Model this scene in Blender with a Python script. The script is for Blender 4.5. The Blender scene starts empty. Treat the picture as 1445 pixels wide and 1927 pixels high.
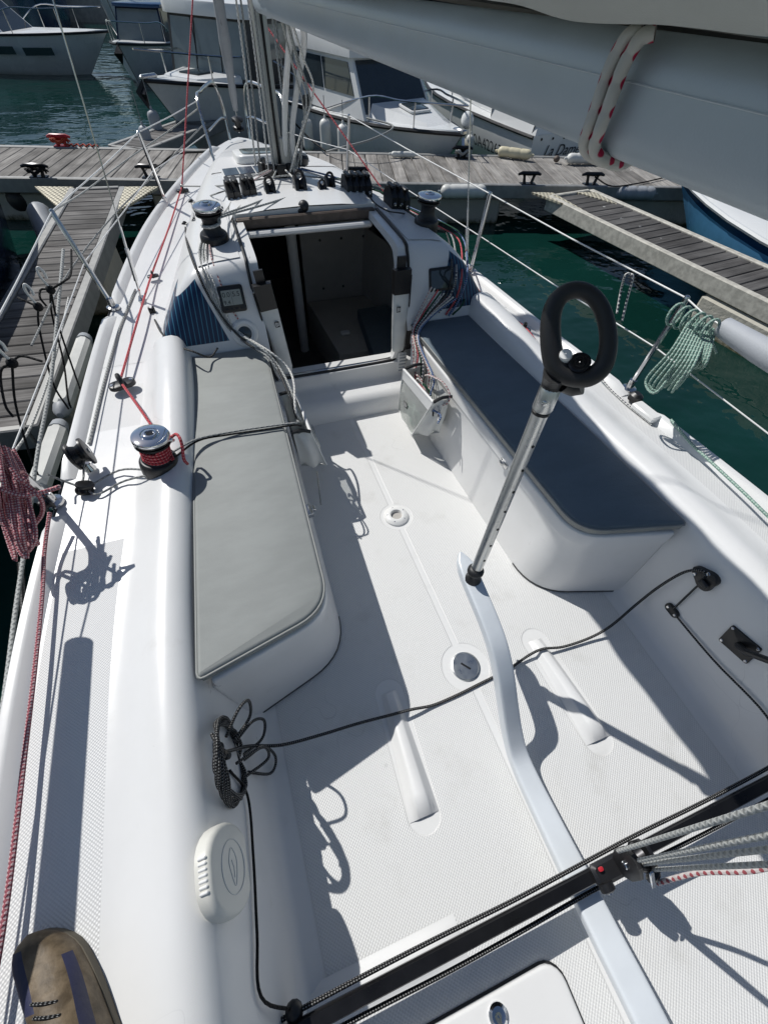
import bpy, math, random
from mathutils import Vector, Matrix
random.seed(7)
scene = bpy.context.scene
COL = scene.collection

# ------------------------------------------------------------------ camera, sky, sun, exposure
# boat axes: X starboard, Y forward, Z up, cockpit sole at z = 0, water at z = WATER
WATER = -0.45
F_PX, IMG_W, IMG_H = 803.5, 1445.0, 1927.0
CAM = Vector((-0.543, 0.0, 1.70))
PITCH, YAW, ROLL = math.radians(52.02), math.radians(21.84), math.radians(3.12)
_w = Vector((math.sin(YAW)*math.cos(PITCH), math.cos(YAW)*math.cos(PITCH), -math.sin(PITCH)))
_r = Vector((math.cos(YAW), -math.sin(YAW), 0.0))
_u = _r.cross(_w)
CR = math.cos(ROLL)*_r + math.sin(ROLL)*_u
CU = -math.sin(ROLL)*_r + math.cos(ROLL)*_u
cam_data = bpy.data.cameras.new('camera')
cam = bpy.data.objects.new('camera', cam_data); COL.objects.link(cam)
cam_data.sensor_fit = 'VERTICAL'
cam_data.sensor_height = 24.0
cam_data.lens = 24.0*F_PX/IMG_H
cam_data.clip_start = 0.02; cam_data.clip_end = 500
cam.matrix_world = Matrix(((CR.x, CU.x, -_w.x, CAM.x), (CR.y, CU.y, -_w.y, CAM.y), (CR.z, CU.z, -_w.z, CAM.z), (0, 0, 0, 1)))
scene.camera = cam

SUN = Vector((-0.46, 0.70, 1.0)).normalized()      # towards the sun: over the port bow, 50 degrees up
world = bpy.data.worlds.new('World'); scene.world = world; world.use_nodes = True
_nt = world.node_tree; _nt.nodes.clear()
_sky = _nt.nodes.new('ShaderNodeTexSky'); _sky.sky_type = 'NISHITA'; _sky.sun_disc = False
_sky.sun_elevation = math.asin(SUN.z); _sky.sun_rotation = math.atan2(SUN.x, SUN.y)
_sky.air_density = 1.0; _sky.dust_density = 0.6; _sky.ozone_density = 1.5
_bg = _nt.nodes.new('ShaderNodeBackground'); _bg.inputs['Strength'].default_value = 0.078
_out = _nt.nodes.new('ShaderNodeOutputWorld')
_nt.links.new(_sky.outputs[0], _bg.inputs[0]); _nt.links.new(_bg.outputs[0], _out.inputs[0])
sun_data = bpy.data.lights.new('sun', 'SUN'); sun_data.energy = 4.6; sun_data.angle = math.radians(0.5); sun_data.color = (1.0, 0.98, 0.945)
sun = bpy.data.objects.new('sun', sun_data); COL.objects.link(sun)
sun.rotation_euler = (-SUN).to_track_quat('-Z', 'Y').to_euler(); sun.location = (-4, 6, 9)
scene.view_settings.view_transform = 'Standard'; scene.view_settings.look = 'None'
scene.view_settings.exposure = -0.32; scene.view_settings.gamma = 1.0
scene.view_settings.use_curve_mapping = False

def at(px, py, z=None, X=None, Y=None):
    """surveyed point: where the sight line of the photograph meets a known height or plane"""
    d = (px-IMG_W/2)*CR - (py-IMG_H/2)*CU + F_PX*_w
    if z is not None: t = (z-CAM.z)/d.z
    elif X is not None: t = (X-CAM.x)/d.x
    else: t = (Y-CAM.y)/d.y
    return CAM + t*d
def atp(px, py, p0, n):
    d = (px-IMG_W/2)*CR - (py-IMG_H/2)*CU + F_PX*_w
    return CAM + d*((Vector(p0)-CAM).dot(n)/d.dot(n))

# ------------------------------------------------------------------ materials
M = {}
class NT:
    def __init__(s, name, rough=.5, metal=0.0, spec=.5):
        s.m = bpy.data.materials.new(name); s.m.use_nodes = True; s.t = s.m.node_tree
        s.b = s.t.nodes['Principled BSDF']; M[name] = s.m
        s.b.inputs['Roughness'].default_value = rough; s.b.inputs['Metallic'].default_value = metal
        s.b.inputs['Specular IOR Level'].default_value = spec
    def n(s, typ, **kw):
        n = s.t.nodes.new('ShaderNode'+typ)
        for k, v in kw.items(): setattr(n, k, v)
        return n
    def link(s, a, b): s.t.links.new(a, b)
    def val(s, sock, v):
        if hasattr(v, 'is_output'): s.link(v, sock)
        elif isinstance(v, (int, float)): sock.default_value = v
        else: sock.default_value = tuple(v) if len(sock.default_value) == len(v) else tuple(v)+(1.0,)
    def mth(s, op, a, b=0.0, c=0.0, clamp=False):
        n = s.n('Math', operation=op); n.use_clamp = clamp
        s.val(n.inputs[0], a); s.val(n.inputs[1], b); s.val(n.inputs[2], c)
        return n.outputs[0]
    def step(s, x, e0, e1):
        n = s.n('MapRange'); n.interpolation_type = 'SMOOTHSTEP'
        s.val(n.inputs[0], x); s.val(n.inputs[1], e0); s.val(n.inputs[2], e1)
        return n.outputs[0]
    def mix(s, f, a, b):
        n = s.n('Mix', data_type='RGBA'); s.val(n.inputs[0], f); s.val(n.inputs[6], a); s.val(n.inputs[7], b)
        return n.outputs[2]
    def noise(s, vec, scale, detail=3.0, rough=.55):
        n = s.n('TexNoise'); n.inputs['Scale'].default_value = scale; n.inputs['Detail'].default_value = detail
        n.inputs['Roughness'].default_value = rough
        if vec is not None: s.link(vec, n.inputs['Vector'])
        return n.outputs['Fac']
    def pos(s):
        g = s.n('NewGeometry'); x = s.n('SeparateXYZ'); s.link(g.outputs['Position'], x.inputs[0])
        return g.outputs['Position'], x.outputs[0], x.outputs[1], x.outputs[2]
    def objc(s): return s.n('TexCoord').outputs['Object']
    def uv(s):
        t = s.n('TexCoord'); x = s.n('SeparateXYZ'); s.link(t.outputs['UV'], x.inputs[0]); return x.outputs[0], x.outputs[1]
    def scale(s, vec, v):
        n = s.n('VectorMath', operation='MULTIPLY'); s.link(vec, n.inputs[0]); n.inputs[1].default_value = v; return n.outputs[0]
    def rnd(s): return s.n('ObjectInfo').outputs['Random']
    def col(s, c): s.val(s.b.inputs['Base Color'], c); return s
    def rgh(s, r): s.val(s.b.inputs['Roughness'], r); return s
    def bump(s, h, dist, strength=1.0, normal=None):
        n = s.n('Bump'); s.val(n.inputs['Height'], h); n.inputs['Distance'].default_value = dist; s.val(n.inputs['Strength'], strength)
        if normal is not None: s.link(normal, n.inputs['Normal'])
        s.link(n.outputs[0], s.b.inputs['Normal']); return n.outputs[0]

def plain(name, col, rough=.5, metal=0.0, spec=.5, var=.06, vscale=9.0, bump=0.0, bscale=120.0):
    t = NT(name, rough, metal, spec); p = t.pos()[0]
    f = t.noise(p, vscale, 4)
    t.col(t.mix(t.step(f, .3, .7), [c*(1-var) for c in col], [min(1, c*(1+var)) for c in col]))
    t.rgh(t.mth('ADD', t.mth('MULTIPLY', t.mth('SUBTRACT', f, .5), .25), rough, clamp=True))
    if bump: t.bump(t.noise(p, bscale, 2), bump)
    return t
def scuffs(t, p, amount=.16):
    n = t.noise(p, 3.1, 2, .5); m = t.noise(p, 1.7, 2)
    ln = t.mth('SUBTRACT', 1.0, t.step(t.mth('ABSOLUTE', t.mth('SUBTRACT', n, .52)), .0006, .0022))
    return t.mth('MULTIPLY', t.mth('MULTIPLY', ln, t.step(m, .56, .64)), amount)
def gel():
    t = NT('gelcoat', .28); p, x, y, z = t.pos()
    a = t.noise(p, 2.2, 5, .6); b = t.noise(p, 9.0, 5, .65)
    c = t.mix(t.step(a, .35, .75), (.77, .77, .76), (.73, .73, .715))
    c = t.mix(t.mth('MULTIPLY', t.step(b, .60, .80), .30), c, (.55, .54, .50))
    c = t.mix(scuffs(t, p), c, (.25, .25, .25))
    t.col(c); t.rgh(t.mth('ADD', .22, t.mth('MULTIPLY', b, .18))); t.bump(t.noise(p, 14, 2), .0004)
gel()
plain('gelcoat_grey', (.60, .61, .61), .34, var=.03)
plain('cream_plastic', (.70, .69, .63), .38, var=.02)
plain('white_plastic', (.78, .78, .76), .35, var=.02)
plain('black_plastic', (.012, .012, .013), .36, var=.2)
plain('black_rubber', (.016, .016, .017), .46, var=.2, bump=.0003, bscale=400)
plain('black_metal', (.02, .02, .022), .3, .6, var=.2)
plain('stainless', (.62, .62, .62), .16, 1.0, var=.05)
plain('chrome', (.75, .76, .78), .06, 1.0, var=.03)
plain('aluminium', (.62, .63, .62), .30, 1.0, var=.05, vscale=30)
plain('mast_metal', (.46, .47, .46), .42, .85, var=.06)
plain('tiller_paint', (.72, .76, .79), .33, .08, var=.03)
plain('boom_paint', (.44, .50, .54), .42, .25, var=.03, bump=.0002, bscale=300)
plain('zinc_frame', (.30, .30, .29), .6, .3, var=.12, vscale=14)
plain('screen_grey', (.30, .32, .29), .25, var=.04)
plain('red_paint', (.45, .02, .03), .4)
plain('navy_paint', (.010, .018, .045), .16, var=.1)
plain('blue_paint', (.10, .30, .52), .22, var=.05)
plain('deep_blue_paint', (.008, .045, .12), .2, var=.05)
plain('hull_white', (.74, .75, .74), .25, var=.03, vscale=2)
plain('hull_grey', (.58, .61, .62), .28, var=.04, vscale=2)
plain('dark_glass', (.030, .042, .05), .05, spec=.8, var=.05)
plain('grey_glass', (.17, .20, .20), .08, spec=.7, var=.12, vscale=2)
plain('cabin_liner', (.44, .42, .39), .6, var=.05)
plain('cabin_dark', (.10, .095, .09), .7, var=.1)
plain('teak_dark', (.10, .075, .06), .55, var=.25, vscale=25)
plain('solar', (.010, .016, .04), .15, spec=.7)
plain('fender_white', (.70, .70, .66), .45, var=.06, vscale=7)
plain('fender_grey', (.36, .38, .40), .5, var=.08)
plain('fender_cream', (.66, .60, .42), .5, var=.08)
plain('pad_grey', (.42, .44, .47), .6, var=.05, bump=.0006, bscale=200)
plain('black_line', (.008, .008, .009), .5)
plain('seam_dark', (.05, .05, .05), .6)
plain('bag_mesh', (.62, .63, .61), .45, var=.06, bump=.0012, bscale=26)
_t = NT('clear_pvc', .18, spec=.6); _t.col((.66, .68, .65))
_tr = _t.n('BsdfTransparent'); _tr.inputs[0].default_value = (.88, .90, .88, 1); _mx = _t.n('MixShader'); _mx.inputs[0].default_value = .50
_t.link(_t.b.outputs[0], _mx.inputs[1]); _t.link(_tr.outputs[0], _mx.inputs[2]); _t.link(_mx.outputs[0], _t.t.nodes['Material Output'].inputs['Surface']); _t.bump(_t.noise(_t.pos()[0], 30, 3), .004)
plain('shoe_sole', (.10, .085, .06), .7, var=.1)
plain('trousers', (.03, .035, .05), .85, var=.2, bump=.001, bscale=90)
_t = plain('sail_grey', (.50, .52, .50), .7, var=.05, bump=.0006, bscale=350)
_tl = _t.n('BsdfTranslucent'); _tl.inputs[0].default_value = (.62, .64, .60, 1); _mx = _t.n('MixShader'); _mx.inputs[0].default_value = .22
_t.link(_t.b.outputs[0], _mx.inputs[1]); _t.link(_tl.outputs[0], _mx.inputs[2]); _t.link(_mx.outputs[0], _t.t.nodes['Material Output'].inputs['Surface'])
plain('jib_cover', (.33, .34, .35), .75, var=.08, bump=.001, bscale=60)
plain('boom_line', (.56, .61, .64), .45, .2)
plain('label_black', (.015, .015, .016), .4)
plain('text_dark', (.02, .025, .035), .5)
plain('cream_edge', (.50, .48, .42), .7, var=.2, vscale=18, bump=.001, bscale=60)
plain('concrete', (.36, .36, .33), .85, var=.15, vscale=6, bump=.003, bscale=40)

def nonskid(name, col, pitch, depth, diag=True, lines=False):
    t = NT(name, .48); p, x, y, z = t.pos()
    k = 2*math.pi/pitch
    if lines: h = t.mth('SINE', t.mth('MULTIPLY', y, k))
    else: h = t.mth('MULTIPLY', t.mth('SINE', t.mth('MULTIPLY', x, k)), t.mth('SINE', t.mth('MULTIPLY', y, k)))
    f = t.noise(p, 3.0, 4)
    t.col(t.mix(t.step(h, -.7, .6), [c*.93 for c in col], col))
    t.bump(h, depth)
    return t
nonskid('nonskid_deck', (.72, .72, .71), .0085, .0005)

def floor_material():
    t = NT('nonskid_sole', .45); p, x, y, z = t.pos()
    k = 2*math.pi/.0100
    h = t.mth('MULTIPLY', t.mth('SINE', t.mth('MULTIPLY', x, k)), t.mth('SINE', t.mth('MULTIPLY', y, k)))
    ax = t.mth('ABSOLUTE', x)
    def circ(cx, cy, r):
        dx = t.mth('SUBTRACT', x, cx); dy = t.mth('SUBTRACT', y, cy)
        return t.mth('SUBTRACT', t.mth('SQRT', t.mth('ADD', t.mth('MULTIPLY', dx, dx), t.mth('MULTIPLY', dy, dy))), r)
    d = t.mth('SUBTRACT', ax, .011)
    d = t.mth('MINIMUM', d, circ(0, 1.186, .078)); d = t.mth('MINIMUM', d, circ(0, .40, .092))
    # capsules round the foot braces
    yy = t.mth('MINIMUM', t.mth('MAXIMUM', y, .012), .40)
    cx = t.mth('ADD', .342, t.mth('MULTIPLY', yy, -.055))
    dx = t.mth('SUBTRACT', ax, cx); dy = t.mth('SUBTRACT', y, yy)
    cap = t.mth('SUBTRACT', t.mth('SQRT', t.mth('ADD', t.mth('MULTIPLY', dx, dx), t.mth('MULTIPLY', dy, dy))), .052)
    d = t.mth('MINIMUM', d, cap)
    d = t.mth('MINIMUM', d, t.mth('SUBTRACT', .735, ax))
    mask = t.step(d, 0.0, .006)
    dirt = t.noise(p, 5.0, 6, .65); fine = t.noise(p, 60.0, 3)
    edge = t.mth('SUBTRACT', 1.0, t.step(t.mth('ABSOLUTE', t.mth('SUBTRACT', d, .003)), 0.0, .0045))
    base = t.mix(t.mth('MULTIPLY', mask, t.step(h, .5, -.7)), (.78, .78, .765), (.67, .67, .655))
    base = t.mix(t.mth('MULTIPLY', t.step(dirt, .52, .78), .38), base, (.50, .49, .45))
    base = t.mix(t.mth('MULTIPLY', edge, .16), base, (.42, .41, .38))
    base = t.mix(scuffs(t, p, .18), base, (.2, .2, .19))
    t.col(base)
    t.rgh(t.mth('ADD', .34, t.mth('MULTIPLY', mask, .16)))
    hh = t.mth('MULTIPLY', mask, t.mth('ADD', t.mth('MULTIPLY', h, .38), .8))
    t.bump(hh, .0016)
floor_material()

def roof_material():
    """white coachroof moulding with the blue pinstriped graphic on its two aft corners"""
    t = NT('coachroof', .28); p, x, y, z = t.pos()
    ax = t.mth('ABSOLUTE', x)
    # triangle: apex (.66,.765), foot from (.56,.50) to the side
    l1 = t.mth('SUBTRACT', t.mth('MULTIPLY', t.mth('SUBTRACT', .765, z), 1.5), t.mth('SUBTRACT', ax, .655))   # outer slope
    l2 = t.mth('SUBTRACT', ax, t.mth('SUBTRACT', .655, t.mth('MULTIPLY', t.mth('SUBTRACT', .765, z), .32)))    # inner slope
    l3 = t.mth('SUBTRACT', z, .505); l4 = t.mth('SUBTRACT', 2.42, y)
    m = t.mth('MINIMUM', t.mth('MINIMUM', l1, l2), t.mth('MINIMUM', l3, l4))
    m = t.step(m, 0.0, .002)
    sx = t.mth('ADD', ax, t.mth('MULTIPLY', z, .12))
    ph = t.mth('FRACT', t.mth('MULTIPLY', sx, 46.0))
    ln = t.mth('SUBTRACT', 1.0, t.step(t.mth('ABSOLUTE', t.mth('SUBTRACT', ph, .5)), .06, .12))
    blue = t.mix(ln, (.006, .022, .065), (.05, .20, .30))
    # pale stripes low on the topsides further forward
    s1 = t.mth('SUBTRACT', 1.0, t.step(t.mth('ABSOLUTE', t.mth('SUBTRACT', t.mth('FRACT', t.mth('MULTIPLY', t.mth('ADD', y, t.mth('MULTIPLY', z, .6)), 7.5)), .5)), .12, .2))
    sm = t.mth('MULTIPLY', t.mth('MULTIPLY', t.step(y, 3.02, 3.03), t.step(y, 3.62, 3.6)), t.mth('MULTIPLY', t.step(z, .73, .72), t.mth('MULTIPLY', s1, t.step(z, .50, .51))))
    base = t.mix(sm, (.76, .76, .75), (.05, .12, .24))
    t.col(t.mix(m, base, blue))
roof_material()

def cushion_mat(name, col, depth):
    t = NT(name, .72, spec=.35); p, x, y, z = t.pos()
    w = t.noise(t.scale(p, (1.0, 2.4, 1.0)), 5.5, 5, .6); g = t.noise(p, 170, 2)
    warp = t.n('VectorMath', operation='ADD'); t.link(p, warp.inputs[0])
    v = t.n('TexVoronoi', feature='DISTANCE_TO_EDGE'); v.inputs['Scale'].default_value = 17.0
    nn = t.n('TexNoise'); nn.inputs['Scale'].default_value = 5; t.link(p, nn.inputs['Vector'])
    ss = t.n('VectorMath', operation='SCALE'); t.link(nn.outputs['Color'], ss.inputs[0]); ss.inputs['Scale'].default_value = .35
    t.link(ss.outputs[0], warp.inputs[1])
    vs = t.scale(warp.outputs[0], (.8, 2.2, 1)); t.link(vs, v.inputs['Vector'])
    crease = t.step(v.outputs['Distance'], .045, 0.0)
    h = t.mth('ADD', t.mth('MULTIPLY', w, 1.0), t.mth('ADD', t.mth('MULTIPLY', g, .30), t.mth('MULTIPLY', crease, -.045)))
    t.col(t.mix(t.step(w, .3, .7), [c*.94 for c in col], [c*1.05 for c in col]))
    t.bump(h, depth)
cushion_mat('cushion_grey', (.295, .308, .296), .0011)
cushion_mat('cushion_slate', (.125, .162, .19), .0035)  # darker, bluer base colour than the port cushion's grey
plain('cushion_side', (.25, .26, .25), .5, var=.06)

def rope_mat(name, col, col2=None, frac=.5, pitch=.022, turns=2.0):
    t = NT(name, .7, spec=.25); u, v = t.uv()
    vv = t.mth('DIVIDE', v, pitch)
    a = t.mth('SINE', t.mth('MULTIPLY', t.mth('ADD', t.mth('MULTIPLY', u, turns), vv), 2*math.pi))
    b = t.mth('SINE', t.mth('MULTIPLY', t.mth('SUBTRACT', t.mth('MULTIPLY', u, turns), vv), 2*math.pi))
    hi = t.mth('MAXIMUM', a, b)
    if col2:
        f = t.step(t.mth('MULTIPLY', a, b), frac-.15, frac+.15)
        t.col(t.mix(f, col, col2))
    else: t.col(t.mix(t.step(hi, -.2, .8), [c*.7 for c in col], col))
    t.bump(hi, .0012)
rope_mat('rope_white', (.74, .73, .69)); rope_mat('rope_grey', (.36, .37, .36)); rope_mat('rope_lightgrey', (.48, .49, .47))
rope_mat('rope_red', (.48, .045, .06), (.62, .25, .25), .35); rope_mat('rope_redwhite', (.55, .50, .48), (.30, .07, .08), .45, .035, 1.0)
rope_mat('rope_maroon', (.34, .10, .12), (.60, .44, .44), .2, .016, 2.0)
rope_mat('rope_black', (.012, .012, .013), (.30, .30, .29), .45, .014, 3.0); rope_mat('rope_pureblack', (.010, .010, .011))
rope_mat('rope_green', (.22, .36, .30), (.48, .56, .50), .25, .02, 2.0); rope_mat('rope_darkgreen', (.01, .07, .035))
rope_mat('rope_fleck', (.60, .60, .57), (.05, .05, .08), .2, .035, 1.0); rope_mat('rope_blue', (.05, .12, .30), (.5, .52, .55), .4)
rope_mat('rope_orange', (.40, .06, .03)); rope_mat('rope_yellow', (.50, .42, .05)); rope_mat('rope_boom', (.52, .51, .47), (.36, .01, .05), .55, .05, 1.0)

def wood(name, c1, c2):
    t = NT(name, .85, spec=.2); o = t.objc(); r = t.rnd()
    off = t.n('VectorMath', operation='ADD'); t.link(o, off.inputs[0])
    cmb = t.n('CombineXYZ'); t.val(cmb.inputs[0], t.mth('MULTIPLY', r, 37.0)); t.val(cmb.inputs[1], t.mth('MULTIPLY', r, 11.0)); t.link(cmb.outputs[0], off.inputs[1])
    gr = t.noise(t.scale(off.outputs[0], (2.0, 55.0, 10.0)), 1.0, 5, .65)
    bl = t.noise(t.scale(off.outputs[0], (1.6, 6.0, 3.0)), 1.0, 3)
    f = t.mth('ADD', t.mth('MULTIPLY', gr, .62), t.mth('MULTIPLY', bl, .5))
    c = t.mix(t.step(f, .35, .78), c1, c2)
    n = t.n('HueSaturation'); t.link(c, n.inputs['Color']); t.val(n.inputs['Value'], t.mth('ADD', .72, t.mth('MULTIPLY', r, .5)))
    vv = t.n('TexVoronoi'); vv.inputs['Scale'].default_value = 4.5; gp = t.pos()[0]; t.link(gp, vv.inputs['Vector'])
    sp = t.mth('MULTIPLY', t.step(t.mth('ADD', vv.outputs['Distance'], t.mth('MULTIPLY', t.noise(gp, 30, 2), .10)), .135, .10), t.step(t.noise(gp, .9, 2), .50, .56))
    st = t.step(t.noise(gp, 2.3, 4, .6), .45, .72)
    c2 = t.mix(t.mth('MULTIPLY', st, .45), n.outputs[0], (.05, .048, .045))
    t.col(t.mix(t.mth('MULTIPLY', sp, .8), c2, (.62, .62, .60))); t.bump(gr, .0022)
wood('plank_wood', (.085, .080, .076), (.27, .26, .25))
wood('plank_wood_dark', (.050, .047, .046), (.155, .150, .145))
wood('plank_wood_pale', (.15, .14, .13), (.42, .40, .37))

def tread():
    t = NT('tread_plate', .55, .2); p, x, y, z = t.pos()
    h = t.mth('MULTIPLY', t.mth('SINE', t.mth('MULTIPLY', x, 130)), t.mth('SINE', t.mth('MULTIPLY', y, 60)))
    t.col(t.mix(t.step(h, -.1, -.6), (.56, .52, .40), (.16, .14, .10))); t.bump(h, .004)
tread()

def algae():
    t = NT('float_concrete', .85); p, x, y, z = t.pos()
    n = t.noise(p, 14, 5, .7)
    f = t.step(t.mth('ADD', z, t.mth('MULTIPLY', n, .16)), WATER+.16, WATER+.06)
    c = t.mix(t.noise(p, 4, 4), (.40, .38, .31), (.52, .50, .44))
    t.col(t.mix(f, c, t.mix(n, (.012, .016, .002), (.10, .085, .012)))); t.bump(n, .012)
algae()

def water_mat():
    t = NT('water', .03, spec=.5); p, x, y, z = t.pos()
    t.b.inputs['IOR'].default_value = 1.33
    big = t.noise(t.scale(p, (1, 1.5, 1)), .35, 3)
    t.col(t.mix(t.step(big, .35, .7), (.0035, .025, .020), (.005, .036, .030)))
    h = t.mth('ADD', t.noise(t.scale(p, (1.0, 1.35, 1)), 1.1, 3, .5), t.mth('MULTIPLY', t.noise(p, 5.0, 2), .13))
    t.bump(h, .10, .55)
water_mat()

def shoe_mat():
    t = NT('shoe_leather', .55, spec=.35); p, x, y, z = t.pos()
    f = t.noise(p, 26, 4, .6); g = t.noise(p, 9, 2)
    c = t.mix(t.step(f, .35, .7), (.075, .052, .028), (.19, .14, .085))
    t.col(c); t.bump(f, .0025)
shoe_mat()
plain('shoe_navy', (.018, .02, .055), .6, var=.2, bump=.001, bscale=90)

# ------------------------------------------------------------------ mesh helpers (all shapes in world coordinates)
V = Vector
def sstep(x, a, b):
    t = max(0.0, min(1.0, (x-a)/(b-a))); return t*t*(3-2*t)
def lerp(tab, x):
    if x <= tab[0][0]: return tab[0][1]
    for (x0, y0), (x1, y1) in zip(tab, tab[1:]):
        if x <= x1: return y0+(y1-y0)*(x-x0)/(x1-x0)
    return tab[-1][1]
def curve_tab(tab, x):                 # Catmull-Rom through a table
    n = len(tab)
    if x <= tab[0][0]: return tab[0][1]
    if x >= tab[-1][0]: return tab[-1][1]
    i = max(k for k in range(n-1) if tab[k][0] <= x)
    x0, y0 = tab[i]; x1, y1 = tab[i+1]
    m0 = (y1-tab[i-1][1])/(x1-tab[i-1][0]) if i > 0 else (y1-y0)/(x1-x0)
    m1 = (tab[i+2][1]-y0)/(tab[i+2][0]-x0) if i+2 < n else (y1-y0)/(x1-x0)
    h = x1-x0; t = (x-x0)/h
    return (2*t**3-3*t*t+1)*y0+(t**3-2*t*t+t)*h*m0+(-2*t**3+3*t*t)*y1+(t**3-t*t)*h*m1
def spline(pts, sub=6, closed=False):
    pts = [V(p) for p in pts]; n = len(pts)
    if n < 3: return pts
    out = []
    rng = n if closed else n-1
    for i in range(rng):
        p1 = pts[i]; p2 = pts[(i+1) % n]
        p0 = pts[i-1] if (i > 0 or closed) else p1+(p1-p2)
        p3 = pts[(i+2) % n] if (i+2 < n or closed) else p2+(p2-p1)
        for k in range(sub):
            t = k/sub
            out.append(.5*((2*p1)+(p2-p0)*t+(2*p0-5*p1+4*p2-p3)*t*t+(3*p1-p0-3*p2+p3)*t**3))
    if not closed: out.append(pts[-1])
    return out
def frame(axis, hint=None):
    a = V(axis).normalized()
    h = V(hint) if hint is not None else (V((0, 0, 1)) if abs(a.z) < .9 else V((1, 0, 0)))
    x = h.cross(a)
    if x.length < 1e-5: x = V((1, 0, 0)).cross(a)
    x.normalize(); y = a.cross(x)
    return x, y, a
def xform(origin, zaxis=(0, 0, 1), xaxis=None):
    """matrix whose z goes along zaxis and whose x is as close to xaxis as it can be"""
    z = V(zaxis).normalized(); xa = V(xaxis) if xaxis is not None else (V((1, 0, 0)) if abs(z.x) < .9 else V((0, 1, 0)))
    x = (xa-z*xa.dot(z)).normalized(); y = z.cross(x); o = V(origin)
    return Matrix(((x.x, y.x, z.x, o.x), (x.y, y.y, z.y, o.y), (x.z, y.z, z.z, o.z), (0, 0, 0, 1)))

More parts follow.
